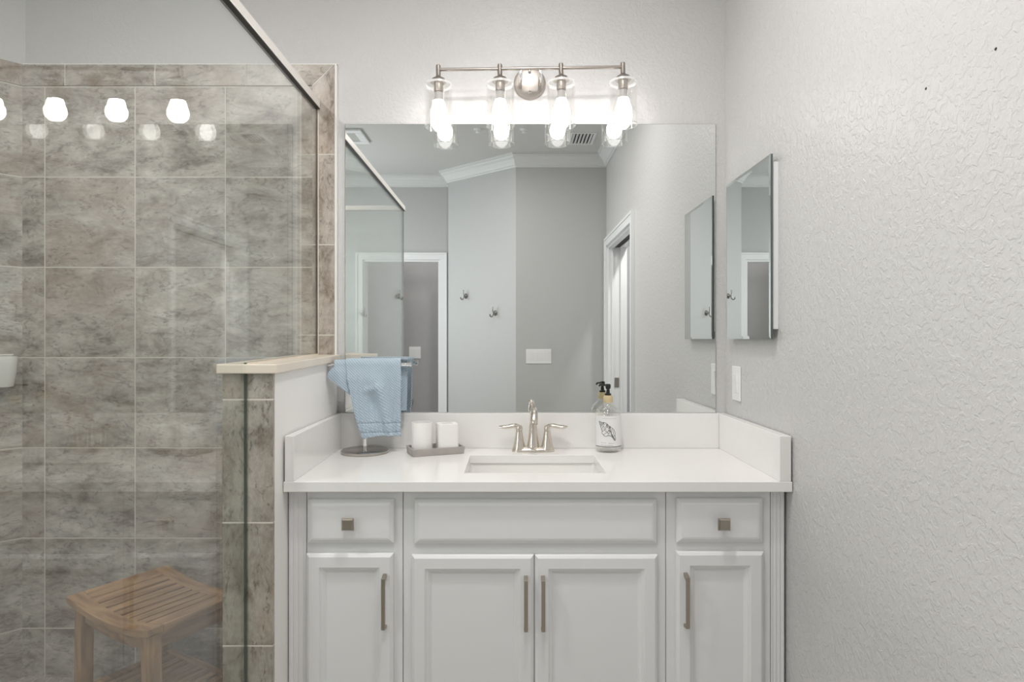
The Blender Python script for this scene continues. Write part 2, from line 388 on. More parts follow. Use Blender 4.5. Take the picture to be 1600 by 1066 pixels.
# ------------------------------------------------------------------ the room
CEIL = 2.82
XR = 0.799
ROOM = [(XR, 0), (XR, -2.95), (0.033, -2.95), (-0.593, -3.48), (-0.593, -3.63), (-2.2, -3.63), (-2.2, -0.378), (-1.822, 0)]
TX0, TZ0 = -1.742, EYE+(530-278)*S      # tile joints
def st(bm, name, mat, **k): return obj(name, bm, mat, kind='structure', **k)

bm = BM(); box(bm, -1.95, 1.0, 0.0, 0.12, -0.05, CEIL); st(bm, 'wall_back', M['wall'])
# right wall with a pocket door opening
D0, D1, DH = 1.80, 2.86, 2.035
bm = BM()
box(bm, XR, XR+0.14, -D0, 0.0, 0, CEIL); box(bm, XR, XR+0.14, -D1, -D0, DH, CEIL); box(bm, XR, XR+0.14, -2.95, -D1, 0, CEIL)
bmesh.ops.remove_doubles(bm, verts=bm.verts, dist=1e-5); st(bm, 'wall_right', M['wall_tex'])
bm = BM(); box(bm, 0.033, XR+0.14, -3.07, -2.95, 0, CEIL); st(bm, 'wall_front', M['wall_smooth'])
poly_wall('wall_angled', (0.033, -2.95), (-0.593, -3.48), 0, CEIL, M['wall_smooth'], th=0.02)
# door wall with opening into the small toilet room
OX0, OX1, OH = -1.424, -0.687, 2.02
bm = BM(); box(bm, -2.3, OX0, -3.75, -3.63, 0, CEIL); box(bm, OX0, OX1, -3.75, -3.63, OH, CEIL); box(bm, OX1, -0.593, -3.75, -3.63, 0, CEIL)
box(bm, -0.593, -0.575, -3.75, -3.48, 0, CEIL)
st(bm, 'wall_door_side', M['wall_smooth'])
bm = BM(); box(bm, -2.6, -0.2, -4.27, -4.15, 0, CEIL); st(bm, 'wall_toilet_room', simple('wall_paint_dimmed', (0.40, 0.39, 0.395), 0.6))  # same wall paint, darkened in colour for the weaker light in here
bm = BM(); box(bm, -2.7, -2.6, -4.27, -3.75, 0, CEIL); box(bm, -0.2, -0.1, -4.27, -3.5, 0, CEIL); st(bm, 'wall_toilet_side', M['wall_smooth'])
# left wall with an opening for the added, unseen window
WY0, WY1, WZ0, WZ1 = -3.35, -2.15, 1.05, 2.25
bm = BM(); box(bm, -2.32, -2.2, WY1, -0.378, 0, CEIL); box(bm, -2.32, -2.2, -3.63, WY0, 0, CEIL)
box(bm, -2.32, -2.2, WY0, WY1, 0, WZ0); box(bm, -2.32, -2.2, WY0, WY1, WZ1, CEIL); st(bm, 'wall_left', M['wall_smooth'])
bm = BM()
for (ya, yb, za, zb) in ((WY0, WY0+.05, WZ0, WZ1), (WY1-.05, WY1, WZ0, WZ1), (WY0+.05, WY1-.05, WZ0, WZ0+.05), (WY0+.05, WY1-.05, WZ1-.05, WZ1), ((WY0+WY1)/2-.02, (WY0+WY1)/2+.02, WZ0+.05, WZ1-.05)):
    box(bm, -2.29, -2.23, ya, yb, za, zb)
wf = st(bm, 'added_window_1', M['trimw'])  # window added out of view to carry the fill light
bm = BM(); box(bm, -2.262, -2.258, WY0+.05, WY1-.05, WZ0+.05, WZ1-.05); obj('pane', bm, thin_glass('added_window_glass', (0.97, 0.98, 0.97)), wf)
# tiled shower walls
ZT = EYE+(530-137)*S; ZTT = EYE+(530-103)*S
XTI = (490-800)*S; XTO = (525-800)*S
bm = BM(); box(bm, -1.826, XTI, -0.010, 0.0, 0.0, ZT); wall_uv(bm, TX0, TZ0); st(bm, 'wall_shower_back', M['tile'])
k45 = (-2.2, -0.378)
bm = BM(); prism(bm, [(-1.826, -0.010), (-2.2, -0.384), (-2.2-0.2, -0.384), (-2.0, 0.1), (-1.826, 0.1)], 0, ZT); wall_uv(bm, 0.16, TZ0); st(bm, 'wall_shower_corner', M['tile'])
bm = BM(); prism(bm, [(-1.820, 0.002), (-2.2, -0.378), (-2.4, -0.378), (-2.1, 0.1), (-1.82, 0.1)], ZT, CEIL); st(bm, 'wall_corner_upper', M['wall'])
bm = BM(); box(bm, -2.2, -2.19, -1.84, -0.384, 0, ZT); wall_uv(bm, 0.1, TZ0); st(bm, 'wall_shower_left', M['tile'])
# border tiles (trim): horizontal and vertical with a mitre, plus the caulk line
g = 0.0022
bm = BM(); extrude_poly(bm, [(-1.826, -0.012, ZT+g), (XTI-g, -0.012, ZT+g), (XTO-0.004, -0.012, ZTT-0.001), (-1.826, -0.012, ZTT-0.001)], (0, 0.012, 0))
wall_uv(bm, -1.666, ZT-0.05-0.3367); st(bm, 'trim_1', M['tile'])
bm = BM(); extrude_poly(bm, [(XTI, -0.012, 0), (XTO-0.002, -0.012, 0), (XTO-0.002, -0.012, ZTT-0.004), (XTI, -0.012, ZT)], (0, 0.012, 0))
wall_uv(bm, XTI-0.1, EYE+(530-243)*S); st(bm, 'trim_2', M['tiletrim'])
bm = BM(); box(bm, XTO-0.002, XTO+0.006, -0.009, 0, 1.2, ZTT+0.003); box(bm, -1.826, XTO+0.006, -0.008, 0, ZTT-0.001, ZTT+0.004)
extrude_poly(bm, [(XTI-0.001, -0.0115, ZT-0.002), (XTI-0.001, -0.0115, ZT+0.003), (XTO-0.006, -0.0115, ZTT), (XTO-0.001, -0.0115, ZTT)], (0, 0.01, 0)); st(bm, 'trim_3', M['caulk'])
bm = BM(); prism(bm, [(-1.826, -0.012), (-2.2, -0.386), (-2.21, -0.376), (-1.826, 0.01)], ZT+g, ZTT); wall_uv(bm, 0.1, ZT-0.05-0.3367); st(bm, 'trim_4', M['tiletrim'])
# half wall (white room side, tiled shower side and end), marble cap
PX0, PX1, PD = -0.791, -0.652, 0.620
capz0, capz1 = 1.262-0.0576, 1.262-0.0685     # cap top at the wall / at the free end
def sloped(bm, x0, x1, y0, y1, zb, zt0, zt1, mi=0):
    """box between y0 (wall side) and y1 (room side) whose top falls from zt0 to zt1"""
    vs = box(bm, x0, x1, y1, y0, zb, zt0, mi)
    for v in vs:
        if v.co.z > zb+1e-5 and abs(v.co.y-y1) < 1e-6: v.co.z = zt1
    return vs
CT = 0.026
bm = BM(); sloped(bm, PX0+0.01, PX1, -0.012, -PD, 0, capz0-CT, capz1-CT); st(bm, 'wall_half', M['white_wall'])
bm = BM(); sloped(bm, PX0, PX1-0.001, -PD, -PD-0.010, 0, capz1-CT, capz1-CT-0.0002); wall_uv(bm, -0.9, 1.097); st(bm, 'trim_5', M['tile_end'])
bm = BM(); sloped(bm, PX0, PX0+0.01, -0.012, -PD, 0, capz0-CT, capz1-CT); wall_uv(bm, 0, TZ0); st(bm, 'wall_half_tiled', M['tile'])
bm = BM()
for v in sloped(bm, PX0-0.012, PX1+0.013, -0.0125, -PD-0.022, capz0-CT, capz0, capz1):
    if v.co.z < capz0-CT+1e-4 and v.co.y < -0.3: v.co.z = capz1-CT
st(bm, 'trim_6', M['stone'], bevel=0.003)
# floors, ceiling, curb
bm = BM(); box(bm, -0.727, 1.0, -3.63, 0, -0.06, 0); box(bm, -2.3, -0.727, -3.63, -1.9, -0.06, 0); box(bm, -2.7, -0.1, -4.27, -3.63, -0.06, 0); wall_uv(bm); st(bm, 'floor', M['floor'])
bm = BM(); prism(bm, [(-0.727, 0), (-1.822, 0), (-2.2, -0.378), (-2.2, -1.9), (-0.727, -1.9)], -0.06, 0.0)
wall_uv(bm); st(bm, 'floor_shower', M['mosaic'])
bm = BM(); box(bm, -0.787, -0.667, -1.90, -0.645, 0, 0.10); box(bm, -2.19, -0.787, -1.90, -1.78, 0, 0.10); wall_uv(bm); st(bm, 'trim_7', M['tiletrim'])
bm = BM(); box(bm, -2.7, 2.0, -4.3, 0.1, CEIL, CEIL+0.05); st(bm, 'ceiling', M['ceiling'])
# hallway behind the pocket door
bm = BM(); box(bm, 1.75, 1.85, -3.6, -1.2, 0, CEIL); box(bm, XR+0.14, 1.85, -1.3, -1.2, 0, CEIL); box(bm, XR+0.14, 1.85, -3.7, -3.6, 0, CEIL); box(bm, XR+.14, 1.75, -3.6, -1.3, -0.06, 0)
st(bm, 'wall_hallway', M['wall_smooth'])
# crown moulding round the room
def miter_loop(path, off):
    n = len(path); out = []
    for i in range(n):
        a, b, c = Vector(path[i-1]), Vector(path[i]), Vector(path[(i+1) % n])
        t1, t2 = (b-a).normalized(), (c-b).normalized()
        n1, n2 = Vector((t1.y, -t1.x)), Vector((t2.y, -t2.x)); m = (n1+n2); m = m/m.length
        out.append(b + m*(off/m.dot(n1)))
    return out
prof = [(0, -0.105), (0.010, -0.105), (0.013, -0.092), (0.022, -0.088), (0.030, -0.070), (0.048, -0.044), (0.066, -0.030), (0.070, -0.020), (0.082, -0.018), (0.084, 0.0)]
bm = BM(); rings = []
for off, dz in prof:
    rings.append([bm.verts.new((p.x, p.y, CEIL+dz)) for p in miter_loop(ROOM, off)])
for a, b in zip(rings, rings[1:]):
    for i in range(len(a)): bm.faces.new((a[i], a[(i+1) % len(a)], b[(i+1) % len(a)], b[i]))
st(bm, 'trim_8', simple('crown_paint', (0.68, 0.69, 0.69), 0.5, noise=0.01))
# door casings
def casing_yz(bm, x0, x1, ya, yb, ztop, wdt=0.065):
    box(bm, x0, x1, ya, ya+wdt, 0, ztop+wdt); box(bm, x0, x1, yb-wdt, yb, 0, ztop+wdt); box(bm, x0, x1, ya+wdt, yb-wdt, ztop, ztop+wdt)
bm = BM()
box(bm, XR-0.020, XR, -D0+0.0, -D0+0.062, 0, DH+0.062); box(bm, XR-0.020, XR, -D1-0.062, -D1, 0, DH+0.062); box(bm, XR-0.020, XR, -D1, -D0, DH, DH+0.062)
box(bm, XR-0.026, XR, -D0+0.050, -D0+0.068, 0, DH+0.068); box(bm, XR-0.026, XR, -D1-0.068, -D1-0.050, 0, DH+0.068); box(bm, XR-0.026, XR, -D1-.05, -D0+.05, DH+0.05, DH+0.068)
box(bm, XR, XR+0.155, -D1, -D1+0.018, 0, DH); box(bm, XR, XR+0.155, -D0-0.018, -D0, 0, DH)
box(bm, XR, XR+0.045, -D1+0.018, -D0-0.018, DH-0.018, DH); box(bm, XR+0.095, XR+0.155, -D1+0.018, -D0-0.018, DH-0.018, DH)
box(bm, XR+0.03, XR+0.042, -D1+0.018, -D1+0.030, 0, DH-0.018); box(bm, XR+0.10, XR+0.112, -D1+0.018, -D1+0.030, 0, DH-0.018)
dr = st(bm, 'door_1', M['trimw'])
bm = BM(); box(bm, XR+0.046, XR+0.094, -D1+0.02, -D0-0.02, DH-0.012, DH-0.001); obj('track_slot', bm, M['dark'], dr)
bm = BM(); box(bm, XR+0.052, XR+0.088, -D1+0.018, -D1+0.0215, EYE-0.40, EYE-0.32); obj('strike_plate', bm, M['pull'], dr)
bm = BM()
cw = 0.062
for yy, t in ((-3.63, 0.018),):
    box(bm, OX0-cw, OX0, yy, yy+t, 0, OH+cw); box(bm, OX1, OX1+cw, yy, yy+t, 0, OH+cw); box(bm, OX0, OX1, yy, yy+t, OH, OH+cw)
    box(bm, OX0-cw-.004, OX0-cw+0.012, yy, yy+t+0.007, 0, OH+cw+.004); box(bm, OX1+cw-0.012, OX1+cw+.004, yy, yy+t+0.007, 0, OH+cw+.004); box(bm, OX0-cw+.012, OX1+cw-.012, yy, yy+t+0.007, OH+cw-0.012, OH+cw+.004)
box(bm, OX0, OX0+0.018, -3.76, -3.63, 0, OH); box(bm, OX1-0.018, OX1, -3.76, -3.63, 0, OH); box(bm, OX0+.018, OX1-.018, -3.76, -3.63, OH-0.018, OH)
box(bm, OX0+.018, OX0+.030, -3.70, -3.67, 0, OH-.018)
st(bm, 'door_2', M['trimw'])
bm = BM(); box(bm, XR-0.014, XR, -D0+0.07, -0.57, 0, 0.10); st(bm, 'baseboard_right', M['trimw'])
bm = BM(); box(bm, 0.045, XR-0.03, -2.95, -2.936, 0, 0.10); st(bm, 'baseboard_front', M['trimw'])

# ------------------------------------------------------------------ shower enclosure: two glass panels and their rails
GX = -0.727; GT = EYE+(530-172)*S; GD = 1.84
t = thing('shower_enclosure', 'frameless clear glass shower screen with nickel header rail standing on the tiled half wall', 'shower screen', (GX, -0.63, 0))
bm = BM()
extrude_poly(bm, [(GX-0.004, -0.014, capz0+0.004), (GX-0.004, -PD-0.014, capz1+0.004), (GX-0.004, -PD-0.014, 0.104), (GX-0.004, -GD, 0.104), (GX-0.004, -GD, GT), (GX-0.004, -0.014, GT)], (0.008, 0, 0), 0, 1)
obj('side_panel', bm, [M['glass'], M['glass_edge']], t)
bm = BM(); extrude_poly(bm, [(GX-0.006, -GD+0.004, 0.104), (GX-0.006, -GD+0.004, GT), (-2.186, -GD+0.004, GT), (-2.186, -GD+0.004, 0.104)], (0, -0.008, 0), 0, 1)
obj('return_panel', bm, [M['glass'], M['glass_edge']], t)
bm = BM(); box(bm, GX-0.012, GX+0.012, -GD-0.012, -0.013, GT, GT+0.030); obj('header_rail', bm, M['header'], t, bevel=0.002)
bm = BM(); box(bm, GX-0.012, GX+0.012, -GD-0.012, -0.013, GT-0.003, GT-0.0002); obj('gasket', bm, M['black'], t)
bm = BM(); box(bm, -2.186, GX-0.0125, -GD-0.012, -GD+0.012, GT, GT+0.030); obj('header_rail', bm, M['header'], t, bevel=0.002)
bm = BM(); box(bm, GX-0.002, GX+0.007, -0.014, -0.0105, capz0+0.004, GT); obj('wall_seal', bm, M['stone'], t)
bm = BM(); 
vs = box(bm, GX-0.006, GX+0.008, -PD-0.013, -0.014, capz0, capz0+0.004)
for v in vs:
    if v.co.y < -0.3: v.co.z += capz1-capz0
obj('bottom_seal', bm, M['stone'], t)

# ceramic soap dish on the angled shower wall
cpt = Vector((-1.826, -0.010, 0)); tdir = Vector((-1, -1, 0)).normalized(); nrm = Vector((1, -1, 0)).normalized()
mid = cpt + tdir*0.105
t = thing('soap_dish', 'white ceramic soap dish mounted on the angled tiled shower wall', 'soap dish', (mid.x, mid.y, 1.085), rotz=PI/4)
def dring(hx, ya, yb, r, z):   # rounded towards the room only
    pts = [(hx, 0.0)] + [(hx-r+r*math.cos(a), yb+r-r*math.sin(a)) for a in [PI/2*k/6 for k in range(7)]]
    pts = [(hx, ya)] + pts[1:]
    return pts + [(-x, y) for x, y in reversed(pts)]
bm = BM(); L_ = []
for hx, yb, r, z in ((0.066, -0.060, 0.02, 0.0), (0.074, -0.074, 0.022, 0.006), (0.082, -0.090, 0.026, 0.060), (0.085, -0.095, 0.028, 0.108), (0.083, -0.093, 0.026, 0.115), (0.074, -0.084, 0.020, 0.116), (0.070, -0.080, 0.018, 0.108), (0.064, -0.070, 0.015, 0.085)):
    L_.append([bm.verts.new((x, y, z)) for x, y in dring(hx, 0.0 if z < 0.112 and hx not in (0.070, 0.064) else (-0.0 if hx > 0.08 else -0.008), yb, r, z)])
bm.faces.new(L_[0]); bm.faces.new(L_[-1])
for a, b in zip(L_, L_[1:]):
    for k in range(len(a)): bm.faces.new((a[k], a[(k+1) % len(a)], b[(k+1) % len(a)], b[k]))
obj('dish', bm, M['ceramic'], t, local=True, smooth=True)
bm = BM(); box(bm, -0.078, 0.078, -0.014, -0.0, 0.1165, 0.122); obj('back_lip', bm, M['ceramic'], t, local=True, bevel=0.002)

# ------------------------------------------------------------------ teak stool
sl = Vector((-1.42, -0.36, 0)); sf = Vector((-0.988, -0.617, 0)); sb = Vector((-1.294, -0.047, 0))
SW, SD, SH = 0.455, 0.325, 0.450
ctr = sl + (sf-sl)/2 + (sb-sl)/2
ang = math.atan2((sf-sl).y, (sf-sl).x)
t = thing('shower_stool', 'slatted teak stool with dished seat and lower shelf inside the glass shower', 'stool', (ctr.x+0.012, ctr.y-0.01, 0), rotz=ang)
def dish(x): return -0.026*(1-(2*x/SW)**2)
def curved_rail(y0, y1, zt, th, dipf, x0=-SW/2, x1=SW/2, n=14):
    bm = BM(); rows = []
    for i in range(n+1):
        x = x0+(x1-x0)*i/n; z = zt+dipf(x)
        rows.append([bm.verts.new((x, y, zz)) for y, zz in ((y0, z-th), (y1, z-th), (y1, z), (y0, z))])
    for a, b in zip(rows, rows[1:]):
        for k in range(4): bm.faces.new((a[k], a[(k+1) % 4], b[(k+1) % 4], b[k]))
    bm.faces.new(rows[0]); bm.faces.new(rows[-1]); return bm
def wbox(x0, x1, y0, y1, z0, z1, axis, seed):
    bm = BM(); box(bm, x0, x1, y0, y1, z0, z1); wood_uv(bm, axis, seed); return bm
def sw(name, bm, par=None, axis=None, seed=0, bev=0.003):
    if axis is not None: wood_uv(bm, axis, seed)
    return obj(name, bm, M['wood'], par or t, local=True, bevel=bev)
seat = sw('seat_rail', curved_rail(-SD/2, -SD/2+0.048, SH, 0.022, dish), axis=0, seed=1)
sw('seat_rail', curved_rail(SD/2-0.048, SD/2, SH, 0.022, dish), axis=0, seed=2)
for s, sd_ in ((-1, 3), (1, 4)):
    xa, xb = (-SW/2, -SW/2+0.052) if s < 0 else (SW/2-0.052, SW/2)
    sw('seat_rail', curved_rail(-SD/2+0.0485, SD/2-0.0485, SH, 0.022, dish, xa, xb, 4), axis=1, seed=sd_)
nsl = 8; span = SW-0.104; pitch = span/nsl
for i in range(nsl):
    xa = -span/2+i*pitch+0.004
    sw('seat_slat', curved_rail(-SD/2+0.046, SD/2-0.046, SH-0.002, 0.014, dish, xa, xa+pitch-0.010, 3), axis=1, seed=10+i, bev=0.0015)
for i, (sx, sy) in enumerate(((-1, -1), (1, -1), (1, 1), (-1, 1))):
    x = sx*(SW/2-0.040); y = sy*(SD/2-0.034)
    bm = BM(); vs = box(bm, x-0.020, x+0.020, y-0.020, y+0.020, 0, SH-0.022-0.009)
    for v in vs:
        if v.co.z < 0.01: v.co.x += sx*0.010
    sw('leg', bm, axis=2, seed=30+i)
for s in (-1, 1):   # aprons
    bm = curved_rail(s*(SD/2-0.034)-0.009, s*(SD/2-0.034)+0.009, SH-0.024, 0.045, lambda x: dish(x)*0.9, -SW/2+0.0605, SW/2-0.0605); sw('apron', bm, axis=0, seed=40+s)
    xx = s*(SW/2-0.040); bm = BM(); box(bm, xx-0.009, xx+0.009, -SD/2+0.055, SD/2-0.055, SH-0.080, SH-0.034); sw('apron', bm, axis=1, seed=44+s)
sh = BM(); ZS = 0.175
for s in (-1, 1): box(sh, -SW/2+0.063, SW/2-0.063, s*(SD/2-0.034)-0.012, s*(SD/2-0.034)+0.012, ZS-0.03, ZS)
for s in (-1, 1): box(sh, s*(SW/2-0.075)-0.014, s*(SW/2-0.075)+0.014, -SD/2+0.047, SD/2-0.047, ZS-0.02, ZS)
wood_uv(sh, 0, 50); shelf = sw('shelf', sh, bev=0.002)
for i in range(7):
    x = -0.112+i*0.0373; b_ = wbox(x-0.0145, x+0.0145, -SD/2+0.047, SD/2-0.047, ZS-0.016, ZS-0.002, 1, 60+i)
    obj('shelf_slat', b_, M['wood'], shelf, local=True, bevel=0.0015)

# ------------------------------------------------------------------ vanity cabinet
FD, DD = 0.522, 0.540          # face frame and door front distances
kF = S*(CAM_D-FD)/CAM_D; kD = S*(CAM_D-DD)/CAM_D
def dX(px): return (px-800)*kD
def dZ(py): return EYE+(530-py)*kD
CTZ = EYE-169*S                # counter top height
CTH = 0.029
CBZ = CTZ-CTH
VX0, VX1 = -0.648, 0.7905
van = thing('vanity_cabinet', 'white bathroom vanity with two drawers and four raised panel doors', 'cabinet', (0.07, -0.3, 0))
bm = BM()
ZB = 0.10
box(bm, VX0, VX0+0.018, -FD+0.02, -0.002, ZB, CBZ); box(bm, VX1-0.018, VX1, -FD+0.02, -0.002, ZB, CBZ)
box(bm, VX0+.018, VX1-.018, -FD+0.02, -0.002, ZB, ZB+0.018); box(bm, VX0+.018, VX1-.018, -0.012, -0.002, ZB+.018, CBZ)
for px in (630, 1040):
    x = (px-800)*kF; box(bm, x-0.009, x+0.009, -FD+0.02, -0.012, ZB+.018, CBZ-0.24)
box(bm, VX0+0.02, VX1-0.02, -FD+0.10, -FD+0.118, 0, ZB)
obj('carcass', bm, M['cab'], van)
# face frame built as three units with their seams, openings behind the doors closed by the doors
bm = BM()
segs = [(VX0+0.052, (629.5-800)*kF), ((630.5-800)*kF, (1039.5-800)*kF), ((1040.5-800)*kF, VX1-0.040)]
for a, b in segs:
    box(bm, a, b, -FD, -FD+0.019, ZB, CBZ)
obj('face_frame', bm, M['cab'], van, bevel=0.0012)
# fluted filler strips
def flute(x0, x1, n):
    pts = [(x0, -FD+0.019), (x0, -FD-0.001)]
    wd = (x1-x0)/(n*2+1)
    for i in range(n):
        a = x0+wd*(2*i+1); pts += [(a, -FD-0.001), (a+wd*0.3, -FD+0.0006), (a+wd*0.7, -FD+0.0006), (a+wd, -FD-0.001)]
    pts += [(x1, -FD-0.001), (x1, -FD+0.019)]
    bm = BM(); prism(bm, pts, ZB, CBZ-0.0005); return bm
obj('fluted_strip', flute(VX0, VX0+0.0505, 3), M['cab'], van)
obj('fluted_strip', flute(VX1-0.0385, VX1, 3), M['cab'], van)
def panel(x0, x1, z0, z1, prof, yb=-FD-0.0005):
    """rectangular front: prof = [(inset, y)] rings ending in a filled face"""
    bm = BM(); loops = []
    for ins, y in [(0, yb)] + prof:
        loops.append([bm.verts.new(p) for p in ((x0+ins, y, z0+ins), (x1-ins, y, z0+ins), (x1-ins, y, z1-ins), (x0+ins, y, z1-ins))])
    bm.faces.new(loops[0])
    for a, b in zip(loops, loops[1:]):
        for k in range(4): bm.faces.new((a[k], a[(k+1) % 4], b[(k+1) % 4], b[k]))
    bm.faces.new(loops[-1]); return bm
y0 = -DD
door_prof = [(0, y0+0.007), (0.002, y0+0.005), (0.009, y0), (0.0385, y0), (0.0400, y0+0.003), (0.0425, y0+0.0033), (0.0440, y0+0.0055), (0.0475, y0+0.006), (0.0530, y0+0.0105), (0.0550, y0+0.011), (0.0565, y0+0.0125)]
drawer_prof = [(0, y0+0.009), (0.003, y0+0.006), (0.0105, y0+0.0025), (0.0115, y0+0.0012), (0.0175, y0)]
def pull(par, x, z0, z1):
    bm = BM(); yf = -DD-0.028
    box(bm, x-0.0055, x+0.0055, yf, yf+0.006, z0, z1)
    for zz, s in ((z1, 1), (z0, -1)):
        extrude_poly(bm, [(x-0.0055, yf+0.004, zz), (x-0.0055, yf+0.004, zz-s*0.012), (x-0.0055, -DD+0.0001, zz-s*0.004), (x-0.0055, -DD+0.0001, zz+s*0.006)], (0.011, 0, 0))
    obj('pull', bm, M['pull'], par, bevel=0.001)
ZL = 0.125
def pz(py): return EYE+(530-py)*S*(CAM_D-DD-0.028)/CAM_D
def pxx(px): return (px-800)*S*(CAM_D-DD-0.028)/CAM_D
for (a, b, top, ppx, plab, ptop, pbot) in ((478, 614, 866, 598.5, None, 905, 985), (643, 834, 868, 822, None, 908, 988), (836, 1028, 868, 849, None, 908, 988), (1057, 1194, 863, 1075, None, 903, 983)):
    d_ = obj('door', panel(dX(a), dX(b), ZL, dZ(top), door_prof), M['cab'], van)
    pull(d_, pxx(ppx), pz(pbot), pz(ptop))
for (a, b, zt, zb, kx) in ((480, 615, 781, 850, 542.5), (1058, 1193, 779.5, 849, 1132.5)):
    d_ = obj('drawer', panel(dX(a), dX(b), dZ(zb), dZ(zt), drawer_prof), M['cab'], van)
    bm = BM(); x = pxx(kx); z = pz(820.5); r = 0.0172
    box(bm, x-0.006, x+0.006, -DD-0.018, -DD+0.0001, z-0.006, z+0.006)
    lo = []
    for rr, yy in ((r-0.003, -DD-0.016), (r, -DD-0.019), (r, -DD-0.023), (r-0.004, -DD-0.028)):
        lo.append([bm.verts.new(p) for p in ((x-rr, yy, z-rr), (x+rr, yy, z-rr), (x+rr, yy, z+rr), (x-rr, yy, z+rr))])
    bm.faces.new(lo[0]); bm.faces.new(lo[-1])
    for a2, b2 in zip(lo, lo[1:]):
        for k in range(4): bm.faces.new((a2[k], a2[(k+1) % 4], b2[(k+1) % 4], b2[k]))
    obj('knob', bm, M['pull'], d_)
obj('false_drawer_front', panel(dX(647), dX(1027), dZ(851), dZ(781), drawer_prof), M['cab'], van)

# ------------------------------------------------------------------ countertop, splashes, sink
CX0, CX1, CD = -0.6495, 0.7965, 0.564
SX0, SX1, SD0, SD1 = -60.6*S, 119.3*S, 0.154, 0.446
top = thing('countertop', 'white quartz countertop with rectangular sink cutout and low splash walls', 'countertop', (0.07, -0.28, CBZ))
bm = BM()
xs = [CX0, SX0, SX1, CX1]; ys = [-CD, -SD1, -SD0, -0.001]
for z in (CBZ, CTZ):
    grid = [[bm.verts.new((x, y, z)) for y in ys] for x in xs]
    for i in range(3):
        for j in range(3):
            if (i, j) == (1, 1): continue
            bm.faces.new((grid[i][j], grid[i+1][j], grid[i+1][j+1], grid[i][j+1]))
bm.verts.ensure_lookup_table(); vb = bm.verts[:16]; vt = bm.verts[16:32]
def gi(i, j): return i*4+j
per = [gi(i, 0) for i in range(4)] + [gi(3, j) for j in range(1, 4)] + [gi(i, 3) for i in (2, 1, 0)] + [gi(0, j) for j in (2, 1)]
for loop in (per, [gi(1, 1), gi(2, 1), gi(2, 2), gi(1, 2)]):
    for a, b in zip(loop, loop[1:]+loop[:1]): bm.faces.new((vb[a], vb[b], vt[b], vt[a]))
obj('slab', bm, M['quartz'], top, bevel=0.0015)
SPZ = CTZ+0.130
bm = BM(); box(bm, -0.634, 0.768, -0.021, -0.001, CTZ, SPZ); obj('backsplash', bm, M['quartz'], top, bevel=0.0015)
bm = BM(); prism(bm, [(-0.6485, -0.001), (-0.634, -0.001), (-258.3*S, -CD+0.001), (-355*S/1.3195, -CD+0.001)][::-1], CTZ, SPZ)
obj('side_splash', bm, M['quartz'], top, bevel=0.0015)
bm = BM(); prism(bm, [(0.795, -0.001), (0.7685, -0.001), (0.7610, -CD+0.001), (0.7935, -CD+0.001)], CTZ, SPZ); obj('side_splash', bm, M['quartz'], top, bevel=0.0015)
# sink bowl
bm = BM(); o_ = 0.006
sections = [(-o_, CBZ-0.0005), (-o_+0.003, CBZ-0.03), (0.010, CBZ-0.105), (0.035, CBZ-0.130), (0.09, CBZ-0.136)]
def ringpts(ins, z):
    x0_, x1_, y0_, y1_ = SX0+ins, SX1-ins, -SD1+ins, -SD0-ins; r = 0.018; out = []
    for cx_, cy_, a0 in ((x1_-r, y1_-r, 0), (x0_+r, y1_-r, PI/2), (x0_+r, y0_+r, PI), (x1_-r, y0_+r, 3*PI/2)):
        for k in range(6): a = a0+PI/2*k/5; out.append(bm.verts.new((cx_+r*math.cos(a), cy_+r*math.sin(a), z)))
    return out
R_ = [ringpts(-0.028, CBZ-0.0005)] + [ringpts(i, z) for i, z in sections]
R2 = [ringpts(-0.028, CBZ-0.012), ringpts(-0.018, CBZ-0.014), ringpts(-0.006, CBZ-0.115), ringpts(0.03, CBZ-0.145), ringpts(0.09, CBZ-0.148)]
for seq in (R_, R2):
    for a, b in zip(seq, seq[1:]):
        for k in range(24): bm.faces.new((a[k], a[(k+1) % 24], b[(k+1) % 24], b[k]))
bm.faces.new(R_[-1]); bm.faces.new(R2[-1])
for k in range(24): bm.faces.new((R_[0][k], R_[0][(k+1) % 24], R2[0][(k+1) % 24], R2[0][k]))
snk = thing('sink', 'white rectangular undermount sink set below the countertop', 'sink', ((SX0+SX1)/2, -(SD0+SD1)/2, CBZ-0.148))
obj('bowl', bm, M['ceramic'], snk, smooth=True)
bm = BM(); lathe(bm, [(0, 0.0015), (0.018, 0.001), (0.022, 0.0025), (0.022, 0.0)], (SX0+SX1)/2, -(SD0+SD1)/2, CBZ-0.136, 24); obj('drain', bm, M['faucet'], snk, smooth=True)

# ------------------------------------------------------------------ faucet
fx, fy = 0.0765, -0.082
fa = thing('faucet', 'satin nickel two handle faucet with arched spout behind the sink', 'faucet', (fx, fy, CTZ))
bm = BM()
lo = []
for ins, z in ((0, 0), (0.000, 0.006), (0.003, 0.011), (0.008, 0.016), (0.013, 0.018)):
    hw, hd = 0.077-ins, 0.026-ins; ring = []
    for k in range(40):
        a = 2*PI*k/40; ca, sa = math.cos(a), math.sin(a)
        ring.append(bm.verts.new((hw*math.copysign(abs(ca)**0.55, ca), hd*math.copysign(abs(sa)**0.7, sa), z)))
    lo.append(ring)
bm.faces.new(lo[0]); bm.faces.new(lo[-1])
for a, b in zip(lo, lo[1:]):
    for k in range(40): bm.faces.new((a[k], a[(k+1) % 40], b[(k+1) % 40], b[k]))
obj('base', bm, M['faucet'], fa, local=True, smooth=True)
bm = BM()
sp = smoothpath([(0, 0.004, 0.010), (0, 0.004, 0.060), (0, 0.002, 0.105), (0, -0.012, 0.140), (0, -0.042, 0.157), (0, -0.078, 0.150), (0, -0.098, 0.128), (0, -0.104, 0.112)], 6)
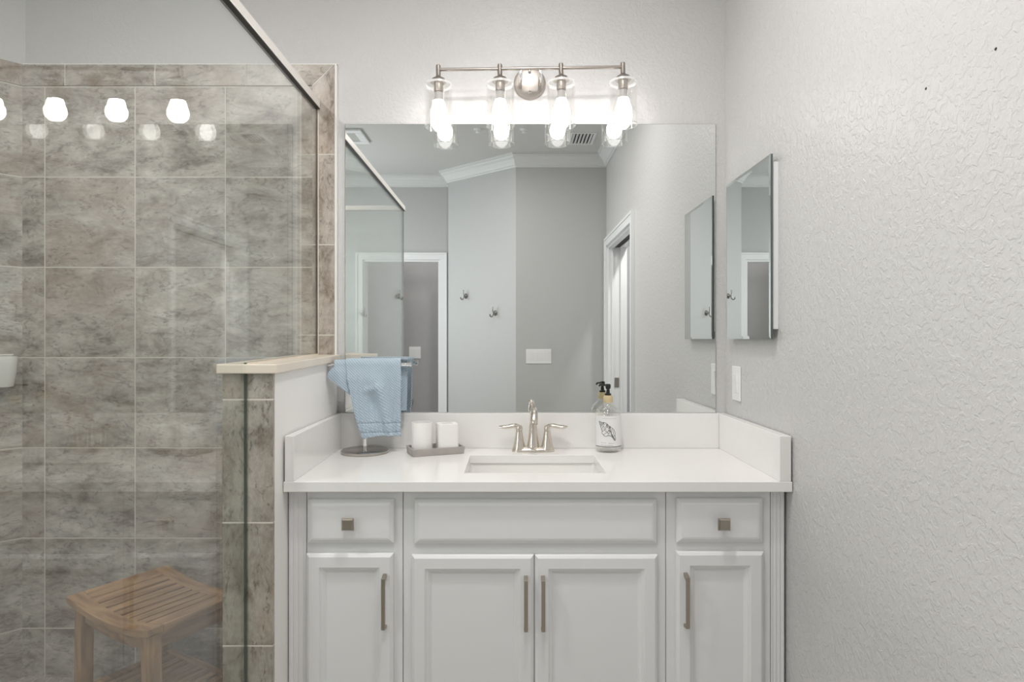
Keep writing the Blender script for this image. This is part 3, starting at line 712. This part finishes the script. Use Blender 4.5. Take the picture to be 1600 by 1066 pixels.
rr = lerp_list([0.0235, 0.0165, 0.0125, 0.0118, 0.0120, 0.0125, 0.0128, 0.0128], 6)
tube(bm, sp, rr, 24); obj('spout', bm, M['faucet'], fa, local=True, smooth=True)
for s in (-1, 1):
    bm = BM(); lathe(bm, [(0, 0), (0.0255, 0.0), (0.0255, 0.006), (0.0205, 0.020), (0.0160, 0.042), (0.0125, 0.064), (0.0120, 0.070), (0.0105, 0.071), (0.0105, 0.073), (0.0120, 0.074), (0.0125, 0.082), (0.0095, 0.090), (0, 0.092)], s*0.0508, 0, 0.004, 32)
    h = obj('handle', bm, M['faucet'], fa, local=True, smooth=True)
    bm = BM(); tube(bm, smoothpath([(s*0.047, 0, 0.080), (s*0.056, 0, 0.089), (s*0.070, -0.002, 0.093), (s*0.090, -0.004, 0.090), (s*0.110, -0.006, 0.088), (s*0.124, -0.007, 0.090)], 6),
                    lerp_list([(0.0095, 0.010), (0.0095, 0.010), (0.0080, 0.0105), (0.0072, 0.0115), (0.0074, 0.0115), (0.003, 0.006)], 6), 16)
    obj('lever', bm, M['faucet'], h, local=True, smooth=True)

# ------------------------------------------------------------------ big mirror
mx0, mx1 = (540-800)*S, (1117-800)*S; mz0, mz1 = SPZ+0.0008, EYE+(530-195)*S
def mirror_panel(bm, x0, x1, z0, z1, yb, yf, bev):
    """flat mirror: back, dark edge, narrow edge chamfer and face (y towards the viewer is negative)"""
    def ring(i, y): return [bm.verts.new(p) for p in ((x0+i, y, z0+i), (x1-i, y, z0+i), (x1-i, y, z1-i), (x0+i, y, z1-i))]
    a, b, c = ring(0, yb), ring(0, yf+0.001), ring(bev, yf)
    bm.faces.new(a).material_index = 1; bm.faces.new(c).material_index = 0
    for p, q, mi in ((a, b, 1), (b, c, 0)):
        for k in range(4): bm.faces.new((p[k], p[(k+1) % 4], q[(k+1) % 4], q[k])).material_index = mi
bm = BM(); mirror_panel(bm, mx0, mx1, mz0, mz1, -0.0005, -0.0065, 0.0015)
tag(obj('wall_mirror', bm, [M['mirror'], M['mirror_edge']]), 'large frameless rectangular mirror on the wall above the sink', 'mirror')

# ------------------------------------------------------------------ medicine cabinet on the right wall
MD0, MD1, MZ0, MZ1, MXF = 0.085, 0.470, EYE, EYE+231*S, 0.7725
t = thing('medicine_cabinet', 'frameless mirrored medicine cabinet hung on the right wall', 'medicine cabinet', (XR, -(MD0+MD1)/2, MZ0))
bm = BM(); box(bm, MXF+0.008, XR, -MD1+0.004, -MD0-0.01, MZ0+0.030, MZ1-0.022); obj('body', bm, M['trimw'], t, bevel=0.001)
bm = BM()
def ringx(i, x): return [bm.verts.new(p) for p in ((x, -MD1+i, MZ0+i), (x, -MD0-i, MZ0+i), (x, -MD0-i, MZ1-i), (x, -MD1+i, MZ1-i))]
a, b, c, d2 = ringx(0, MXF+0.0075), ringx(0, MXF+0.0008), ringx(0.010, MXF), ringx(0.0105, MXF)
bm.faces.new(a).material_index = 1; bm.faces.new(d2).material_index = 0
for p, q, mi in ((a, b, 1), (b, c, 0), (c, d2, 0)):
    for k in range(4): bm.faces.new((p[k], p[(k+1) % 4], q[(k+1) % 4], q[k])).material_index = mi
obj('mirror_door', bm, [M['mirror'], M['mirror_edge']], t)

# ------------------------------------------------------------------ switch plates (face normal -y in local space)
def switch_plate(loc, rotz, gangs, label, w1=0.0, h=0.122):
    wd = (0.076 if gangs == 1 else 0.076+0.046*(gangs-1)) + w1
    t = thing('switch_plate', label, 'light switch', loc, rotz=rotz)
    bm = BM(); vs = box(bm, -wd/2, wd/2, -0.006, 0, -h/2, h/2)
    obj('plate', bm, M['plate'], t, local=True, bevel=0.0025)
    for i in range(gangs):
        x = (i-(gangs-1)/2)*0.046; bm = BM()
        extrude_poly(bm, [(x-0.0165, -0.0055, -0.033), (x-0.0165, -0.0075, -0.033), (x-0.0165, -0.0088, 0.0), (x-0.0165, -0.0105, 0.033), (x-0.0165, -0.0055, 0.033)], (0.033, 0, 0))
        obj('rocker', bm, M['plate'], t, local=True, bevel=0.0008)
switch_plate((XR, -0.125, 1.105), -PI/2, 1, 'white single rocker switch plate on the right wall beside the mirror')
switch_plate((at(841.5, 557, -2.95).x, -2.95, at(841.5, 557, -2.95).z), PI, 4, 'wide white four gang switch plate on the far grey wall, seen in the mirror')
switch_plate((at(649, 551, -4.15).x, -4.15, at(649, 551, -4.15).z), PI, 2, 'white two gang switch plate inside the doorway, seen in the mirror')

for (px, py, lab_) in ((1555, 77, 'tiny dark nail hole high on the right wall, the one farther from the mirror'), (1446, 139, 'tiny dark nail hole high on the right wall, the one nearer the mirror')):
    k_ = (px-800)*S/XR; d_n = CAM_D*(1-1/k_); zn = EYE+(530-py)*S/k_
    bm = BM(); lathe(bm, [(0, 0), (0.0028, 0), (0.002, 0.0008), (0, 0.001)], 0, 0, 0, 12)
    bm.transform(Matrix.Rotation(-PI/2, 4, 'Y')); bm.transform(Matrix.Translation((XR, -d_n, zn)))
    tag(obj('nail_hole', bm, M['dark']), lab_, 'nail hole')

# ------------------------------------------------------------------ robe hooks (seen in the mirror)
def hook(loc, rotz, label, grp=None):
    t = thing('robe_hook', label, 'hook', loc, rotz=rotz)
    bm = BM(); bm2 = BM(); lathe(bm2, [(0, 0), (0.024, 0), (0.024, 0.005), (0.018, 0.010), (0.010, 0.016), (0.008, 0.030), (0, 0.031)], 0, 0, 0, 28)
    bm2.transform(Matrix.Rotation(PI/2, 4, 'X')); obj('rosette', bm2, M['chrome_dark'], t, local=True, smooth=True); bm.free()
    bm = BM(); tube(bm, smoothpath([(0, -0.034, 0.052), (0, -0.036, 0.03), (0, -0.032, 0.0), (0, -0.034, -0.022), (0, -0.050, -0.034), (0, -0.066, -0.026), (0, -0.070, -0.012)], 6), 0.0055, 12)
    obj('prong', bm, M['chrome_dark'], t, local=True, smooth=True)
    return t
M['chrome_dark'] = metal('hook_nickel', (0.42, 0.41, 0.40), 0.18, 0.05)
WA, WB = Vector((0.033, -2.95)), Vector((-0.593, -3.48)); tw = (WB-WA).normalized(); nin = Vector((tw.y, -tw.x))
if nin.y < 0: nin = -nin
def on_angled(px):
    # point of the angled wall that the mirror shows at photo column px
    lo_, hi_ = 0.0, 1.0
    for _ in range(40):
        m_ = (lo_+hi_)/2; p = WA+(WB-WA)*m_
        x_ = 800 + p.x/S*CAM_D/(CAM_D-p.y)
        if x_ > px: lo_ = m_
        else: hi_ = m_
    return WA+(WB-WA)*lo_
rz = math.atan2(nin.y, nin.x)+PI/2
for px, py, lab in ((728.5, 463, 'nickel robe hook on the angled wall, the higher one nearer the doorway'), (774, 489.5, 'nickel robe hook on the angled wall, the lower one nearer the corner')):
    p = on_angled(px); z = EYE+(530-py)*S*(CAM_D-p.y)/CAM_D
    hook((p.x, p.y, z), rz, lab)
p = at(642, 625, -4.15)
bm = BM(); lathe(bm, [(0, 0), (0.028, 0), (0.028, 0.005), (0.011, 0.01), (0.010, 0.032), (0.024, 0.040), (0.027, 0.052), (0.020, 0.062), (0, 0.064)], 0, 0, 0, 28)
bm.transform(Matrix.Rotation(-PI/2, 4, 'X')); bm.transform(Matrix.Translation((p.x, -4.15, p.z)))
tag(obj('round_knob', bm, M['chrome_dark'], smooth=True), 'dark round metal knob low inside the doorway', 'knob')

# ------------------------------------------------------------------ ceiling fittings seen in the mirror
t = thing('ceiling_vent', 'small louvred white air vent in the ceiling, seen in the mirror', 'vent', (0.54, -2.50, CEIL))
bm = BM()
for a, b, c, d in ((-0.10, 0.10, -0.14, -0.12), (-0.10, 0.10, 0.12, 0.14), (-0.10, -0.08, -0.12, 0.12), (0.08, 0.10, -0.12, 0.12)): box(bm, a, b, c, d, -0.008, 0)
obj('frame', bm, M['trimw'], t, local=True)
bm = BM(); box(bm, -0.08, 0.08, -0.12, 0.12, -0.001, 0); obj('backing', bm, M['dark'], t, local=True)
for i in range(6):
    bm = BM(); x = -0.066+i*0.0265; extrude_poly(bm, [(x-0.011, -0.12, -0.010), (x-0.009, -0.12, -0.011), (x+0.008, -0.12, -0.003), (x+0.006, -0.12, -0.002)], (0, 0.24, 0)); obj('slat', bm, M['trimw'], t, local=True)
t = thing('exhaust_fan', 'square white exhaust fan cover in the ceiling over the shower', 'exhaust fan', (-1.28, -2.44, CEIL))
bm = BM()
for a, b, c, d in ((-0.16, 0.16, -0.16, -0.10), (-0.16, 0.16, 0.10, 0.16), (-0.16, -0.10, -0.10, 0.10), (0.10, 0.16, -0.10, 0.10)): box(bm, a, b, c, d, -0.018, 0)
obj('grille_frame', bm, M['trimw'], t, local=True, bevel=0.005)
bm = BM(); box(bm, -0.10, 0.10, -0.10, 0.10, -0.010, 0); obj('light_panel', bm, simple('fan_panel', (0.5, 0.5, 0.48), 0.4), t, local=True)
for px, lab in ((746, 'small chrome ceiling sprinkler head, left of the two'), (818, 'small chrome ceiling sprinkler head, right of the two')):
    x = (px-800)*S/0.504; bm = BM()
    lathe(bm, [(0, 0), (0.030, 0), (0.028, -0.004), (0.010, -0.008), (0.008, -0.022), (0.014, -0.024), (0.014, -0.026), (0, -0.026)], x, -2.30, CEIL, 24)
    tag(obj('sprinkler_head', bm, M['trimw'], smooth=True), lab.replace('chrome', 'white'), 'sprinkler')
# ceiling fill lamps, added out of view to brighten the room
def fill_can(x, y, label, power):
    t = thing('added_fill_lamp', label, 'fill lamp', (x, y, CEIL))
    bm = BM(); lathe(bm, [(0.075, 0), (0.095, 0), (0.095, -0.006), (0.075, -0.010)], 0, 0, 0, 40, close=True); obj('trim_ring', bm, M['trimw'], t, local=True, smooth=True)
    bm = BM(); lathe(bm, [(0, -0.003), (0.074, -0.003)], 0, 0, 0, 40); obj('lens', bm, M['fill_can'], t, local=True)
    l = bpy.data.lights.new('fill_beam', 'AREA'); l.shape = 'DISK'; l.size = 0.145; l.energy = power; l.color = (1.0, 0.965, 0.935)
    o = bpy.data.objects.new('fill_beam', l); C.objects.link(o); o.parent = t; o.location = (0, 0, -0.012)
fill_can(0.07, -1.10, 'added unseen round ceiling fill lamp nearer the vanity', FILL_CAN_W*1.2)
fill_can(-0.25, -1.95, 'added unseen round ceiling fill lamp in the middle of the room', FILL_CAN_W*0.8)
fill_can(-1.40, -1.35, 'added unseen round ceiling fill lamp over the shower', FILL_CAN_W*1.25)
fill_can(-1.0, -3.95, 'added unseen round ceiling fill lamp in the small room behind the doorway', FILL_CAN_W*0.85)
fill_can(1.30, -2.4, 'added unseen round ceiling fill lamp in the hallway', FILL_CAN_W*2.2)

# ------------------------------------------------------------------ vanity light
LD = 0.108; kL = S*(CAM_D-LD)/CAM_D
lx = [(p-800)*kL for p in (685, 781, 876.5, 973)]; lc = sum(lx)/4
BZ = EYE+(530-107.5)*kL
vl = thing('vanity_light', 'brushed nickel four light bar with clear glass shades above the mirror', 'wall lamp', (lc, 0, BZ), roty=-math.radians(0.8))
bm = BM(); b2 = BM()
lathe(b2, [(0, 0.0), (0.060, 0.0), (0.060, 0.006), (0.056, 0.014), (0.050, 0.016), (0, 0.019)], 0, 0, 0, 48)
b2.transform(Matrix.Rotation(PI/2, 4, 'X')); b2.transform(Matrix.Translation((0, 0, -0.012))); bm.free()
obj('backplate', b2, M['nickel'], vl, local=True, smooth=True)
for s in (-1, 1):
    bm = BM(); tube(bm, [(s*0.036, -0.014, -0.020), (s*0.036, -0.060, -0.020), (s*0.036, -0.095, -0.015), (s*0.036, -LD, -0.003)], 0.0065, 14); obj('arm', bm, M['chrome'], vl, local=True, smooth=True)
for zz in (0.028, -0.050):
    bm = BM(); b2 = BM(); lathe(b2, [(0.006, 0), (0.0055, 0.006), (0.0, 0.009)], 0, 0, 0, 16); b2.transform(Matrix.Rotation(PI/2, 4, 'X')); b2.transform(Matrix.Translation((0, -0.017, zz))); bm.free()
    obj('screw_cap', b2, M['chrome'], vl, local=True, smooth=True)
bm = BM(); tube(bm, [(lx[0]-lc, -LD, 0), (lx[3]-lc, -LD, 0)], 0.0058, 14); obj('crossbar', bm, M['nickel'], vl, local=True, smooth=True)
for x in lx:
    x -= lc
    bm = BM(); lathe(bm, [(0, 0.016), (0.0075, 0.016), (0.0085, 0.013), (0.0085, -0.022), (0.012, -0.028), (0.024, -0.034), (0.0285, -0.043), (0.0285, -0.046), (0.017, -0.047), (0.017, -0.080), (0, -0.080)], x, -LD, 0, 32)
    h = obj('lamp_holder', bm, M['nickel'], vl, local=True, smooth=True)
    bm = BM(); R1 = 0.0500; th = 0.0035
    zt_, zb_ = -0.049, -0.208
    lathe(bm, [(0.020, zt_), (R1-0.006, zt_), (R1-0.001, zt_-0.003), (R1, zt_-0.010), (R1, zb_+0.001), (R1-0.001, zb_), (R1-th, zb_), (R1-th, zt_-0.010), (R1-0.008, zt_-0.004), (0.020, zt_-0.004)], x, -LD, 0, 48, close=True)
    for f in bm.faces:
        c_ = f.calc_center_median()
        if c_.z < zb_+0.0012 or (c_.z > zt_-0.011 and (Vector((c_.x-x, c_.y+LD)).length > R1-0.0075)): f.material_index = 1
    obj('lamp_shade', bm, [M['clear'], M['rim']], h, local=True, smooth=True)
    bm = BM(); zc = -0.155; RB = 0.030; pr = [(0, zc-RB)]
    for k in range(1, 11): a = -PI/2+k*PI/14; pr.append((RB*math.cos(a), zc+RB*1.15*math.sin(a)))
    pr += [(0.0215, zc+0.034), (0.0175, zc+0.044)]
    lathe(bm, pr, x, -LD, 0, 28)
    top_ = pr[-1]
    lathe(bm, [top_, (0.0145, zc+0.056), (0.0135, -0.081), (0, -0.081)], x, -LD, 0, 28, mi=1)
    bmesh.ops.remove_doubles(bm, verts=bm.verts, dist=1e-6)
    obj('light_bulb', bm, [M['bulb'], M['bulb_neck']], h, local=True, smooth=True)

# ------------------------------------------------------------------ towel stand and towel
base = at(571, 704, 0.105); BAR_Z = EYE-38*S-CTZ; rzt = math.radians(9)
ts = thing('towel_stand', 'round based metal towel stand on the left end of the countertop', 'towel stand', (base.x, -0.107, CTZ), rotz=rzt)
bm = BM(); lathe(bm, [(0, 0), (0.082, 0), (0.084, 0.002), (0.084, 0.009), (0.080, 0.012), (0.012, 0.013), (0, 0.013)], 0, 0, 0, 56); obj('base', bm, M['pull2'] if 'pull2' in M else metal('stand_nickel', (0.50, 0.47, 0.44), 0.22, 0.08), ts, local=True, smooth=True)
bm = BM(); tube(bm, [(0, 0, 0.012), (0, 0, BAR_Z)], 0.0085, 20); obj('pole', bm, M['chrome'], ts, local=True, smooth=True)
bm = BM(); tube(bm, [(-0.145, 0, BAR_Z), (0.158, 0, BAR_Z)], 0.0075, 18); 
for s, e_ in ((-1, -0.145), (1, 0.158)): tube(bm, [(e_, 0, BAR_Z), (e_+s*0.006, 0, BAR_Z)], 0.0100, 18)
obj('crossbar', bm, M['chrome'], ts, local=True, smooth=True)

def drape(name, x0f, x1f, Lf, Lb, r, parent, nx=40, nf=46, wav=None, th=0.006, band=True, mats=None, rot=None):
    """cloth over the bar: front drop Lf(u), back drop Lb(u); x0f/x1f give the side edges along the drop s (metres below the bar)"""
    bm = BM(); uvl = bm.loops.layers.uv.verify(); rows = []
    ncap = 10
    def sample(u, q):
        lf, lb = Lf(u), Lb(u); arc = PI*r
        if q < nf: s = lf*(1-q/nf); xx = 'f'; return s, -r, -s, -(s)
        if q <= nf+ncap: a = PI*(q-nf)/ncap; return 0, -r*math.cos(a), r*math.sin(a), arc*(q-nf)/ncap
        s = lb*(q-nf-ncap)/nf; return s, r, -s, arc+s
    total = nf*2+ncap
    for q in range(total+1):
        row = []
        for i in range(nx+1):
            u = i/nx; s, y, z, l = sample(u, q)
            front = q <= nf+ncap//2
            xa, xb = x0f(s, front), x1f(s, front); x = xa+(xb-xa)*u
            dy = wav(u, s, front) if wav else 0
            v = bm.verts.new((x, y+dy, BAR_Z+z)); row.append((v, (x, l)))
        rows.append(row)
    for qi, (a, b) in enumerate(zip(rows, rows[1:])):
        for i in range(nx):
            f = bm.faces.new((a[i][0], a[i+1][0], b[i+1][0], b[i][0]))
            s0 = a[i][1][1]
            for l, uvv in zip(f.loops, (a[i][1], a[i+1][1], b[i+1][1], b[i][1])): l[uvl].uv = uvv
    o = obj(name, bm, mats or M['towel'], parent, local=parent is not None, smooth=True)
    return o
tw_ = thing('hand_towel', 'light blue terry hand towel draped over the towel stand bar', 'towel', (base.x, -0.107, CTZ), rotz=rzt)
def ss(a, b, x):
    t_ = min(1, max(0, (x-a)/(b-a))); return t_*t_*(3-2*t_)
def x0m(s, f): return (-0.066+0.057*(s/0.26)-0.006*math.sin(PI*min(1, s/0.26))) if f else -0.060+0.115*ss(0, 0.05, s)
def x1m(s, f): return (0.126-0.002*s/0.25) if f else (0.150-0.02*s)
def wavm(u, s, f):
    k = ss(0.0, 0.06, s)
    if f:
        d = -0.006*k - 0.006*k*math.sin(u*4.2+0.3+s*4)
        d -= 0.018*math.exp(-((u-0.60-1.1*(s-0.10))**2)/0.010)*ss(0.03, 0.10, s)          # long ridge running down to the right
        d += 0.015*math.exp(-((u-0.40)**2)/0.020-((s-0.135)**2)/0.0018)                    # hollow below the crease
        d -= 0.006*math.exp(-((s-0.080-0.035*(0.6-u))**2)/0.00012-((u-0.42)**2)/0.03)      # short crease
        d -= 0.005*math.exp(-((u-0.97)**2)/0.004)*k
        d += 0.0030*math.exp(-((s-(0.205+0.003*u))**2)/0.000012) + 0.0035*math.exp(-((s-0.240)**2)/0.000012)
        d += 0.0012*math.sin(u*60+s*130)*math.sin(s*90)*k
        return d
    return 0.004*k + 0.003*k*math.sin(u*7)
m1 = drape('towel_front', x0m, x1m, lambda u: 0.262-0.006*math.sin(u*3)-0.007*u, lambda u: 0.17, 0.0165, tw_, wav=wavm, nx=60, nf=90)
so = m1.modifiers.new('thickness', 'SOLIDIFY'); so.thickness = 0.007; so.offset = 1.0
def x0s(s, f): return -0.122-0.006*math.sin(s*40)
def x1s(s, f): return -0.046
def Ls(u): return 0.050+0.075*u if u > 0.12 else 0.050+0.075*0.12-0.02*(0.12-u)/0.12
def x0fold(s, f): return -0.105-0.022*ss(0, 0.035, s)+0.010*ss(0.04, 0.06, s)
m2 = drape('folded_corner', x0fold, lambda s, f: -0.030, Ls, lambda u: 0.025, 0.0125, tw_, nx=26, nf=34,
           wav=lambda u, s, f: (-1 if f else 1)*(0.006*ss(0, 0.03, s)+0.004*math.sin(u*4.5)*ss(0, 0.05, s)))
so = m2.modifiers.new('thickness', 'SOLIDIFY'); so.thickness = 0.006; so.offset = 1.0

# ------------------------------------------------------------------ tray, tumbler, toothbrush holder
TA = Vector((-0.340, -0.2016)); TB = Vector((-0.165, -0.130)); ta = math.atan2((TB-TA).y, (TB-TA).x); tdr = (TB-TA).normalized(); tn = Vector((-tdr.y, tdr.x))
TL, TW = 0.189, 0.108
tc_ = TA + tdr*TL/2 + tn*TW/2
t = thing('vanity_tray', 'low grey rectangular tray on the countertop holding two white cups', 'tray', (tc_.x, tc_.y, CTZ), rotz=ta)
bm = BM()
def rr_(hx, hy, z): return [bm.verts.new((a*hx, b*hy, z)) for a, b in ((-1, -1), (1, -1), (1, 1), (-1, 1))]
L4 = [rr_(TL/2-0.004, TW/2-0.004, 0), rr_(TL/2, TW/2, 0.026), rr_(TL/2-0.006, TW/2-0.006, 0.026), rr_(TL/2-0.008, TW/2-0.008, 0.008)]
bm.faces.new(L4[0]); bm.faces.new(L4[-1])
for a, b in zip(L4, L4[1:]):
    for k in range(4): bm.faces.new((a[k], a[(k+1) % 4], b[(k+1) % 4], b[k]))
o = obj('tray_body', bm, M['tray'], t, local=True, bevel=0.0015)
cz = CTZ+0.008
def rounded_cup(name, label, cat, x, y, hx, hy, rad, H, rz_, hole):
    bm = BM()
    def ring(sx_, sy_, r_, z):
        out = []
        for cx_, cy_, a0 in ((sx_-r_, sy_-r_, 0), (-sx_+r_, sy_-r_, PI/2), (-sx_+r_, -sy_+r_, PI), (sx_-r_, -sy_+r_, 3*PI/2)):
            for k in range(8): a = a0+PI/2*k/7; out.append(bm.verts.new((cx_+r_*math.cos(a), cy_+r_*math.sin(a), z)))
        return out
    hh, hr = hole
    seq = [ring(hx-0.004, hy-0.004, rad-0.003, 0), ring(hx, hy, rad, 0.004), ring(hx, hy, rad, H-0.004), ring(hx-0.001, hy-0.001, rad-0.001, H-0.001), ring(hx-0.003, hy-0.003, rad-0.002, H)]
    ix, iy = hx*hh, hy*hh; ir = min(ix, iy)*hr
    seq += [ring(ix, iy, ir, H), ring(ix-0.001, iy-0.001, ir-0.001, H-0.003), ring(ix-0.001, iy-0.001, ir-0.001, 0.012)]
    bm.faces.new(seq[0]); bm.faces.new(seq[-1])
    for a, b in zip(seq, seq[1:]):
        for k in range(32): bm.faces.new((a[k], a[(k+1) % 32], b[(k+1) % 32], b[k]))
    bm.transform(Matrix.Rotation(rz_, 4, 'Z')); bm.transform(Matrix.Translation((x, y, cz)))
    return tag(obj(name, bm, M['matte_ceramic'], smooth=True), label, cat)
pa = at(659.5, 690, 0.135); pb = at(698.5, 690, 0.112)
bm = BM(); Hc = 0.105
lathe(bm, [(0, 0), (0.034, 0), (0.0365, 0.003), (0.0375, Hc-0.002), (0.0365, Hc), (0.0345, Hc), (0.0340, Hc-0.003), (0.0320, 0.012), (0, 0.010)], pa.x, pa.y, cz, 48)
tag(obj('tumbler', bm, M['matte_ceramic'], smooth=True), 'round white tumbler on the left of the grey tray', 'tumbler')
rounded_cup('toothbrush_holder', 'squarish white toothbrush holder on the right of the grey tray', 'toothbrush holder', pb.x+0.001, pb.y, 0.0365, 0.034, 0.010, 0.098, ta-0.1, (0.55, 0.8))

# ------------------------------------------------------------------ soap bottle
bx, by = at(950, 700, 0.078).x, -0.076
sb_ = thing('soap_bottle', 'clear glass soap dispenser with black pump and seashell label on the countertop', 'soap dispenser', (bx, by, CTZ))
R = 0.0465
bm = BM()
outer = [(0, 0.0), (R-0.006, 0.0), (R-0.001, 0.004), (R, 0.010), (R, 0.128), (R-0.002, 0.140), (R-0.008, 0.152), (R-0.018, 0.162), (0.0205, 0.168), (0.0165, 0.174), (0.0160, 0.180)]
lathe(bm, outer, 0, 0, 0, 56); lathe(bm, [(0.0130, 0.180), (0.0135, 0.172), (0.026, 0.160), (R-0.011, 0.150), (R-0.005, 0.138), (R-0.0035, 0.128), (R-0.0035, 0.014), (R-0.010, 0.009), (0, 0.012)], 0, 0, 0, 56)
obj('bottle', bm, M['bottle'], sb_, local=True, smooth=True)
bm = BM(); lathe(bm, [(0, 0.176), (0.0165, 0.176), (0.0172, 0.180), (0.0172, 0.196), (0.0140, 0.202), (0, 0.202)], 0, 0, 0, 32); obj('collar', bm, M['cork'], sb_, local=True, smooth=True)
bm = BM(); lathe(bm, [(0, 0.2015), (0.0115, 0.2015), (0.0118, 0.208), (0.0070, 0.210), (0.0055, 0.224), (0.0085, 0.226), (0.0095, 0.232), (0.0095, 0.240), (0.0075, 0.243), (0, 0.244)], 0, 0, 0, 24)
tube(bm, smoothpath([(0, 0, 0.237), (-0.012, 0.014, 0.2385), (-0.024, 0.028, 0.238), (-0.027, 0.032, 0.233)], 5), lerp_list([(0.0045, 0.0055), (0.004, 0.005), (0.0035, 0.004), (0.003, 0.0035)], 5), 12)
obj('pump', bm, M['black'], sb_, local=True, smooth=True)
bm = BM(); tube(bm, [(0.0, 0.0, 0.175), (0.004, 0.0, 0.090), (0.010, 0, 0.020)], 0.0025, 10); obj('dip_tube', bm, M['clear'], sb_, local=True, smooth=True)
def cyl(u, z, rad): a = -PI/2+u/R; return (rad*math.cos(a), rad*math.sin(a), z)
bm = BM(); nA = 40; UA = 1.30*R
va = [[bm.verts.new(cyl(-UA+2*UA*i/nA, z, R+0.0004)) for i in range(nA+1)] for z in (0.020, 0.132)]
for i in range(nA): bm.faces.new((va[0][i], va[0][i+1], va[1][i+1], va[1][i]))
lab = obj('label', bm, M['label'], sb_, local=True, smooth=True)
lab['label'] = 'white paper label with a grey seashell drawing'
def ink(bm, pts, wd, rad=R+0.0009):
    """flat ribbon drawn on the curved label; pts are (u, z) in metres"""
    P = [Vector(p) for p in pts]
    out = []
    for i, p in enumerate(P):
        t_ = (P[min(i+1, len(P)-1)]-P[max(i-1, 0)]).normalized(); n_ = Vector((-t_.y, t_.x))*(wd if not isinstance(wd, list) else wd[i])/2
        out.append((bm.verts.new(cyl(p.x+n_.x, p.y+n_.y, rad)), bm.verts.new(cyl(p.x-n_.x, p.y-n_.y, rad))))
    for a, b in zip(out, out[1:]): bm.faces.new((a[0], a[1], b[1], b[0]))
# whelk shell: tip upper left, siphon lower right. pixel frame of the photo crop: x 925..975, y 635..710 at 14.2 px per px
def LP(cx_, cy_): return ((cx_/14.22+925-950)*0.00232, CTZ*0+ (706.0-(635+cy_/14.22))*0.00232 - 0.001)
bm = BM()
def curve2(pts, wd, n=6):
    P = [Vector((*LP(*p), 0)) for p in pts]; Q = smoothpath(P, n); ink(bm, [(q.x, q.y) for q in Q], wd)
curve2([(100, 315), (135, 400), (165, 480), (185, 520), (175, 560), (205, 600), (250, 635), (330, 620), (390, 640), (430, 690), (455, 725), (482, 700), (470, 650), (435, 610)], 0.0015)
curve2([(100, 315), (170, 335), (240, 340), (300, 370), (330, 415), (350, 430), (420, 470), (460, 530), (470, 590), (460, 640)], 0.0014)
for a_, b_, c__ in (((125, 320), (135, 360), (125, 390)), ((165, 335), (165, 400), (150, 450)), ((225, 340), (200, 430), (170, 510)), ((300, 370), (270, 450), (180, 545)), ((335, 415), (320, 520), (215, 605)), ((350, 430), (350, 540), (300, 625)), ((350, 430), (380, 520), (390, 640)), ((395, 470), (430, 540), (432, 605)), ((340, 420), (370, 560), (430, 690))):
    curve2([a_, b_, c__], 0.0011)
random.seed(3)
for k in range(46):   # cross hatching on the whorls
    u_ = random.random(); v_ = random.random()
    cx_ = 125+u_*260; mid_ = 350+u_*190; cy_ = mid_+(v_-0.5)*(60+190*u_)
    if cy_ > 620 or cy_ < 330: continue
    curve2([(cx_-14, cy_-10), (cx_, cy_-2), (cx_+16, cy_+12)] if k % 2 else [(cx_-12, cy_+12), (cx_, cy_), (cx_+12, cy_-14)], 0.0009, 2)
for k in range(7): curve2([(392+k*10, 585+k*16), (405+k*9, 615+k*15), (425+k*7, 640+k*12)], 0.0018, 2)
obj('shell_print', bm, M['ink'], lab, local=True)
bm = BM()
ink(bm, [(-UA+2*UA*i/30, 0.0225) for i in range(31)], 0.0022); obj('label_stripe', bm, M['ink'], lab, local=True)
bm = BM(); ink(bm, [(-0.030+0.055*i/20, 0.1225) for i in range(21)], 0.0007); obj('printed_line', bm, M['inkgrey'], lab, local=True)
def words(x0, x1, cy_, seed):
    random.seed(seed); bm = BM(); x = x0; P = []; W = []
    while x < x1:
        a_, z_ = LP(x, cy_); P.append((a_, z_)); W.append(random.choice((0.0006, 0.0014, 0.0018, 0.0012))); x += 7
    ink(bm, P, W); obj('printed_line', bm, M['inkgrey'], lab, local=True)
words(150, 280, 780, 1); words(310, 450, 786, 2); words(165, 430, 832, 4); words(205, 370, 885, 5)
